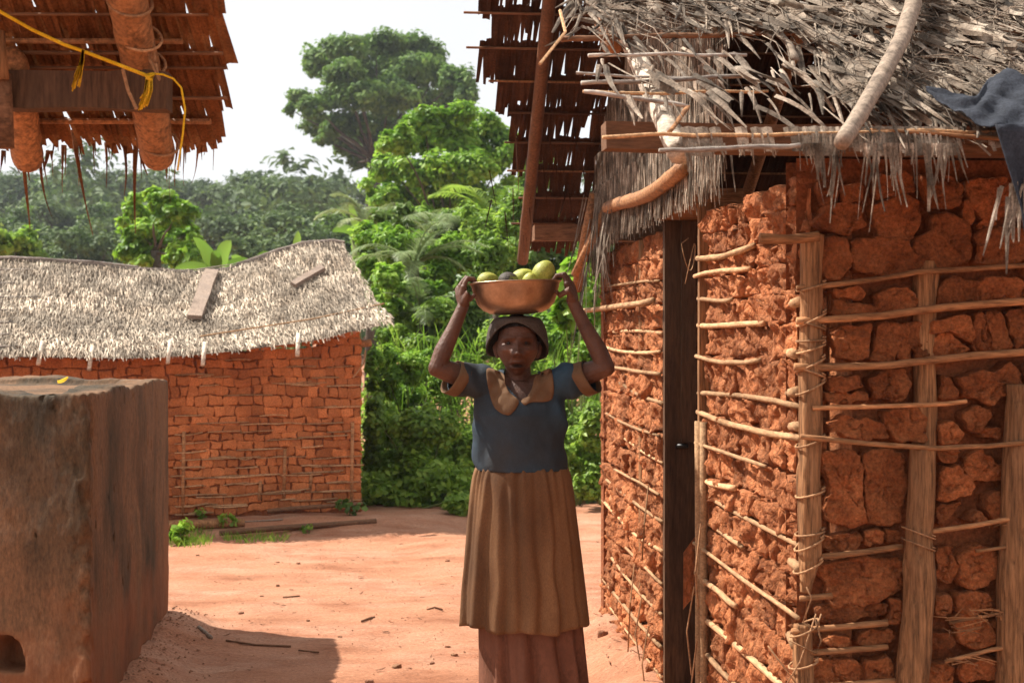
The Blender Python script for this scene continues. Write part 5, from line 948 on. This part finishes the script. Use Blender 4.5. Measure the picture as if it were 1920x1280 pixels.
for s in (-1, 1):
    ex = HX+s*.031; ez = HZ+.0125; yf = min(q.y for q in hv if abs(q.x-ex) < .003 and abs(q.z-ez) < .003)
    bm = bmesh.new(); bmesh.ops.create_uvsphere(bm, u_segments=20, v_segments=14, radius=.0118); m2 = bpy.data.meshes.new('eye'); bmesh.ops.scale(bm, vec=(1.12, 1, .46), verts=bm.verts); bmesh.ops.translate(bm, vec=(ex, yf+.0088, ez), verts=bm.verts); bm.to_mesh(m2); bm.free(); smooth_all(m2); m2.materials.append(M['eye']); eo = link('eye', m2, wm)
    bm = bmesh.new(); bmesh.ops.create_uvsphere(bm, u_segments=14, v_segments=10, radius=.0060); m2 = bpy.data.meshes.new('iris'); bmesh.ops.scale(bm, vec=(1, .4, 1), verts=bm.verts); bmesh.ops.translate(bm, vec=(ex-.001, yf-.0022, ez), verts=bm.verts); bm.to_mesh(m2); bm.free(); smooth_all(m2); m2.materials.append(M['iris']); link('iris', m2, eo)
    lid = MB()
    for sg, hh, rr in ((1, .0044, .0020), (-1, .0046, .0012)): lid.capsule([(ex+q*.0145, yf-.0022+.0065*(q*q), ez+sg*hh*(1-q*q)**.6-.0006*0) for q in (-1, -.7, -.35, 0, .35, .7, 1)], [rr*.6, rr, rr, rr, rr, rr, rr*.6], 8)
    lid.build('eyelid', M['lid'], wm, True)
hr_ = MB()                                             # close-cropped hair under the hat
vs = []; n1, n2_ = 40, 16
for j in range(n2_+1):
    for i in range(n1):
        th = 2*math.pi*i/n1; pm = .92+.62*(1+math.sin(th))/2; p_ = headpt(th, max(.001, pm*j/n2_)); c = Vector((HX, HY, HZ)); vs.append(c+(p_-c)*1.045)
hr_.add(vs, [(j*n1+i, j*n1+(i+1) % n1, (j+1)*n1+(i+1) % n1, (j+1)*n1+i) for j in range(n2_) for i in range(n1)]); hr_.build('hair', M['hair'], wm, True)
# felt hat with drooping turned brim, open over the face
ht = MB(); n1 = 56; prof = []; vs = []
HCX = HX-.001; top = 1.5415
def hatp(th, t):
    s, c = math.sin(th), math.cos(th)                  # s = -1 is the front
    fr = (1-s)/2
    rimx, rimy = .1135, (.098 if s < 0 else .120); rz_ = 1.386+.128*fr**1.9+.004*math.sin(th*3+1)-.010*(c > 0)*c; cy = WY+.030
    if t < .35: u = t/.35; r = .072*math.sin(u*math.pi/2); z = top-.004*(1-math.cos(u*math.pi/2))-.002*u; return Vector((HCX+c*r*1.0, cy-.004+s*r*1.1, z))
    u = (t-.35)/.65; r0x, r0y = .072, .079; z0 = top-.006
    bul = math.sin(u*math.pi*.5); return Vector((HCX+c*(r0x+(rimx-r0x)*bul**.8), cy-.004*(1-u)+s*(r0y+(rimy-r0y)*bul**.8), z0+(rz_-z0)*(u**1.55)))
m_ = 26
for j in range(m_+1):
    for i in range(n1): vs.append(hatp(2*math.pi*i/n1, j/m_*.999+.001))
ht.add(vs, [(j*n1+i, (j+1)*n1+i, (j+1)*n1+(i+1) % n1, j*n1+(i+1) % n1) for j in range(m_) for i in range(n1)]+[tuple(range(n1))])
o = ht.build('hat', M['hat'], wm, True); so = o.modifiers.new('s', 'SOLIDIFY'); so.thickness = .0065; so.offset = -1
# ---- dress bodice with puffed sleeves
bd = MB(); T0 = WY+.002
ell(bd, [((.0315, T0, .985), .168, .114), ((.0315, T0, 1.0), .169, .115), ((.029, T0, 1.10), .165, .112), ((.028, T0, 1.19), .169, .112), ((.029, T0+.004, 1.25), .160, .096), ((.029, T0+.008, 1.30), .135, .078), ((.028, T0+.012, 1.338), .090, .060), ((.027, T0+.014, 1.352), .065, .046)], 40)
def sleeve(sh, el, s):
    sh, el = Vector(sh), Vector(el); d = (el-sh).normalized(); a = sh+Vector((-s*.02, 0, -.012)); bd.capsule([a, sh+d*.02+Vector((0, .004, .0)), sh+d*.065+Vector((0, 0, -.012)), sh+d*.10+Vector((0, 0, -.016))], [.058, .064, .062, .058], 24); return d
dr = sleeve(RS, RE, -1); dl = sleeve(LS, LE, 1)
me = remesh(bd, .005, None, 5); v = verts_np(me)
no = np.empty(len(me.vertices)*3, dtype=np.float32); me.vertices.foreach_get('normal', no); no = no.reshape(-1, 3)
wr_ = np.array([.0052*fbm((p[0]*9, p[1]*9, p[2]*5), 1, 3)+.0052*math.sin(p[0]*75+p[2]*28+3*fbm((p[0]*4, 0, p[2]*6), 1, 3))*max(0, min(1, (abs(p[0]-.03)-.085)/.06))+.0035*math.sin(p[0]*26+p[2]*34+2*fbm((p[0]*6, 2, p[2]*4), 1, 3))*sm(p[2], 1.22, 1.05) for p in v])
v = v+no*wr_[:, None]; set_verts(me, v)
bm = bmesh.new(); bm.from_mesh(me); dele = []
for f in bm.faces:
    c = f.calc_center_median(); x = c.x-.034
    neck = (c.z > 1.232+1.2*abs(x) and abs(x) < .062 and c.y < WY+.03) or (c.z > 1.318 and abs(x) < .06)
    if neck or c.z < .992 or (c-RS).dot(dr) > .112 or (c-LS).dot(dl) > .112: dele.append(f)
bmesh.ops.delete(bm, geom=dele, context='FACES'); bv = BVHTree.FromBMesh(bm); bm.to_mesh(me); bm.free(); smooth_all(me); me.materials.clear(); me.materials.append(M['blue'])
bod = link('dress_bodice', me, wm); so = bod.modifiers.new('s', 'SOLIDIFY'); so.thickness = .003; so.offset = -1
def cuff(sh, d, s):
    d = d.normalized(); a = d.cross(UZ).normalized(); b_ = a.cross(d); c = MB(); vs = []; n1 = 36
    for t, r in ((.084, .0620), (.100, .0612), (.118, .0606), (.128, .060)):
        for i in range(n1):
            q = 2*math.pi*i/n1; vs.append(sh+d*(t+.012*math.sin(q)*-1)+Vector((0, 0, -.016))+a*math.cos(q)*(r+.002*math.sin(q*5))+b_*math.sin(q)*r)
    c.add(vs, [(j*n1+i, j*n1+(i+1) % n1, (j+1)*n1+(i+1) % n1, (j+1)*n1+i) for j in range(3) for i in range(n1)]); o = c.build('sleeve_cuff', M['collar'], bod, True); so = o.modifiers.new('s', 'SOLIDIFY'); so.thickness = .0025
cuff(RS, dr, -1); cuff(LS, dl, 1)
C6 = lambda L_: [(660+x/2.91, 560+y/2.91) for x, y in L_]
def lobe(L_):
    pts = [Vector(p) for p in C6(L_)]
    for _ in range(2):
        q = []
        for i, p in enumerate(pts): n = pts[(i+1) % len(pts)]; q += [p.lerp(n, .2), p.lerp(n, .8)]
        pts = q
    c = sum(pts, Vector((0, 0)))/len(pts); n1 = len(pts); vs = []
    for k_ in (1, .85, .65, .45, .25, .08):
        for p in pts:
            q = c.lerp(p, k_); w = Q(q.x, q.y); h = bv.ray_cast(Vector((w.x, WY-1, w.z)), Vector((0, 1, 0)))[0]
            if h is None or h.y > WY+.03: h = bv.find_nearest(Vector((w.x, WY-.06, w.z)))[0]; h = Vector((w.x, h.y, w.z))
            vs.append(h+Vector((0, -.0045-.002*math.sin(q.x*.25+q.y*.2), 0)))
    fs = [(j*n1+i, j*n1+(i+1) % n1, (j+1)*n1+(i+1) % n1, (j+1)*n1+i) for j in range(5) for i in range(n1)]+[tuple(5*n1+i for i in range(n1))]
    o = MB().add(vs, fs).build('collar', M['collar'], bod, True); so = o.modifiers.new('s', 'SOLIDIFY'); so.thickness = .0022; so.offset = 0
lobe([(735,372),(790,388),(832,408),(836,460),(858,508),(918,550),(888,602),(860,628),(820,620),(780,592),(758,540),(742,470),(735,420)])
lobe([(916,550),(940,576),(975,556),(1060,557),(1090,545),(1100,500),(1095,430),(1085,372),(1040,392),(992,424),(986,470),(962,526)])
# ---- gathered skirt and underskirt
def skirt(name, z0, z1, cx0, cx1, rx0, rx1, ry0, ry1, m, folds, amp, sharp, par, hem=0., th=.0025, creases=()):
    n1, n2_ = 220, 44; vs = []
    for j in range(n2_+1):
        t = j/n2_; z = z0+(z1-z0)*t
        for i in range(n1):
            q = 2*math.pi*i/n1; f = 0
            for (qc, w_, h_) in creases:
                dq = (q-math.radians(qc)-.10*fbm((t*2, qc, 0), 1, 2)+math.pi) % (2*math.pi)-math.pi; f += h_*(math.exp(-(dq/w_)**2)-1.15*math.exp(-((dq-w_*1.35)/(w_*.62))**2))
            for (k_, ph, w_) in folds: f += w_*(1-abs(math.sin(k_*q*.5+ph+.35*fbm((q*.6, t*1.2, k_), 1, 2)))**sharp*2)
            gat = .0055*math.sin(30*q+3*math.sin(5*q))*math.exp(-t*5)*(.6+.6*math.sin(7*q+1))
            e = 1+0*t; am = amp*(.10+.9*t**.8); r = f*am+gat
            puff = .016*math.exp(-((t-.06)/.05)**2)*0+.012*(1-math.exp(-t*16))
            zz = z+hem*math.sin(q*2+1)*t+.006*math.sin(7*q)*t
            vs.append((cx0+(cx1-cx0)*t+math.cos(q)*(rx0+(rx1-rx0)*t**.9+r+puff), WY+.002+math.sin(q)*(ry0+(ry1-ry0)*t**.9+r+puff), zz))
    o = MB().add(vs, [(j*n1+i, (j+1)*n1+i, (j+1)*n1+(i+1) % n1, j*n1+(i+1) % n1) for j in range(n2_) for i in range(n1)]).build(name, M[m], par, True); so = o.modifiers.new('s', 'SOLIDIFY'); so.thickness = th; return o
skirt('skirt', 1.004, .445, .0315, .0425, .162, .220, .110, .162, 'brown', [(5, .4, .22), (11, .3, .10)], .0145, 1.3, wm, .006, creases=[(222, .10, 1.1), (246, .09, .8), (262, .07, .5), (276, .11, .9), (299, .09, 1.0), (322, .10, .8), (200, .08, .6), (30, .2, .8), (80, .2, .8), (130, .2, .8)])
skirt('underskirt', .62, .07+GZ, .055, .088, .165, .190, .11, .135, 'wrap', [(4, .2, .2)], .022, .6, wm, creases=[(232, .10, 1.2), (262, .13, 1.3), (292, .13, 1.2), (318, .10, 1.2), (340, .1, .8), (60, .3, .8)])
# ------------------------------------------------------------------ bowl and fruit
bp_ = [(.0, -.1165), (.06, -.1165), (.092, -.112), (.118, -.100), (.138, -.078), (.150, -.045), (.158, -.012), (.1625, -.002), (.1675, .0), (.1680, -.003), (.1650, -.0045)]
inn = [(.1585, -.005), (.152, -.015), (.146, -.045), (.134, -.076), (.115, -.096), (.09, -.107), (.0, -.1115)]
n1 = 72; vs = []; fs = []; prof = [p for p in bp_[:-1]]+[(.1605, .0005)]+inn
rot = Matrix.Rotation(-TILT, 3, 'Y')
for j, (r, z) in enumerate(prof):
    for i in range(n1): q = 2*math.pi*i/n1; dn = 1+.006*fbm((math.cos(q)*2, math.sin(q)*2, z*20), 1, 3); vs.append(BC+rot@Vector((math.cos(q)*max(r, .0005)*dn, math.sin(q)*max(r, .0005)*dn, z)))
fs = [(j*n1+i, j*n1+(i+1) % n1, (j+1)*n1+(i+1) % n1, (j+1)*n1+i) for j in range(len(prof)-1) for i in range(n1)]
o = MB().add(vs, fs).build('bowl', M['bowl'], None, True); tag(o, 'dented brownish metal bowl carried on the woman\'s head', 'bowl')
def fruit(px, py, y, r, sc, rz, label, m='fruit'):
    c = Q(px, py, y); bm = bmesh.new(); bmesh.ops.create_uvsphere(bm, u_segments=32, v_segments=22, radius=r)
    for v_ in bm.verts:
        t = v_.co.z/r; v_.co.x *= sc[0]*(1-.10*t); v_.co.y *= sc[1]*(1-.10*t); v_.co.z *= sc[2]; v_.co *= 1+.02*fbm(v_.co/r, 1.3, 2)
    bmesh.ops.rotate(bm, verts=bm.verts, matrix=Matrix.Rotation(rz, 3, 'Y')); me = bpy.data.meshes.new('fruit'); bm.to_mesh(me); bm.free(); smooth_all(me); o = link('fruit', me, None, M[m]); o.location = c; tag(o, label, 'fruit', 'fruit in the bowl')
fruit(1020, 511, .0, .0405, (1, 1, 1.12), .5, 'largest round green fruit, at the right of the bowl'); fruit(915, 527, -.03, .031, (1, 1, 1.25), 1.45, 'yellow green fruit at the left of the bowl'); fruit(953, 529, -.055, .0345, (1, 1, 1.05), 1.2, 'dark bruised fruit in the middle of the bowl', 'fruit_dark'); fruit(980, 520, .035, .033, (1, 1, 1.35), 1.2, 'pale yellow green fruit behind the dark bruised fruit'); fruit(993, 527, -.055, .026, (1, 1, 1.1), .3, 'small light green fruit tucked before the largest fruit'); fruit(965, 560, .0, .04, (1, 1, 1.1), .3, 'green fruit lying deep in the bowl under the others')
# ------------------------------------------------------------------ humid air over the far slopes
hz = MB().box((0, 325, 21), ((440, 0, 0), (0, 400, 0), (0, 0, 23))).build('haze', M['mud'])
m = bpy.data.materials.new('haze'); m.use_nodes = True; m.node_tree.nodes.clear()
ho = nn(m.node_tree, 'ShaderNodeOutputMaterial'); hv_ = nn(m.node_tree, 'ShaderNodeVolumePrincipled'); hv_.inputs['Color'].default_value = (.86, .92, 1, 1); hv_.inputs['Density'].default_value = .0006; hv_.inputs['Anisotropy'].default_value = .2
m.node_tree.links.new(hv_.outputs[0], ho.inputs['Volume']); hz.data.materials[0] = m; tag(hz, kind='stuff', label='pale humid haze over the far slopes', cat='haze')
SC.cycles.volume_bounces = 0
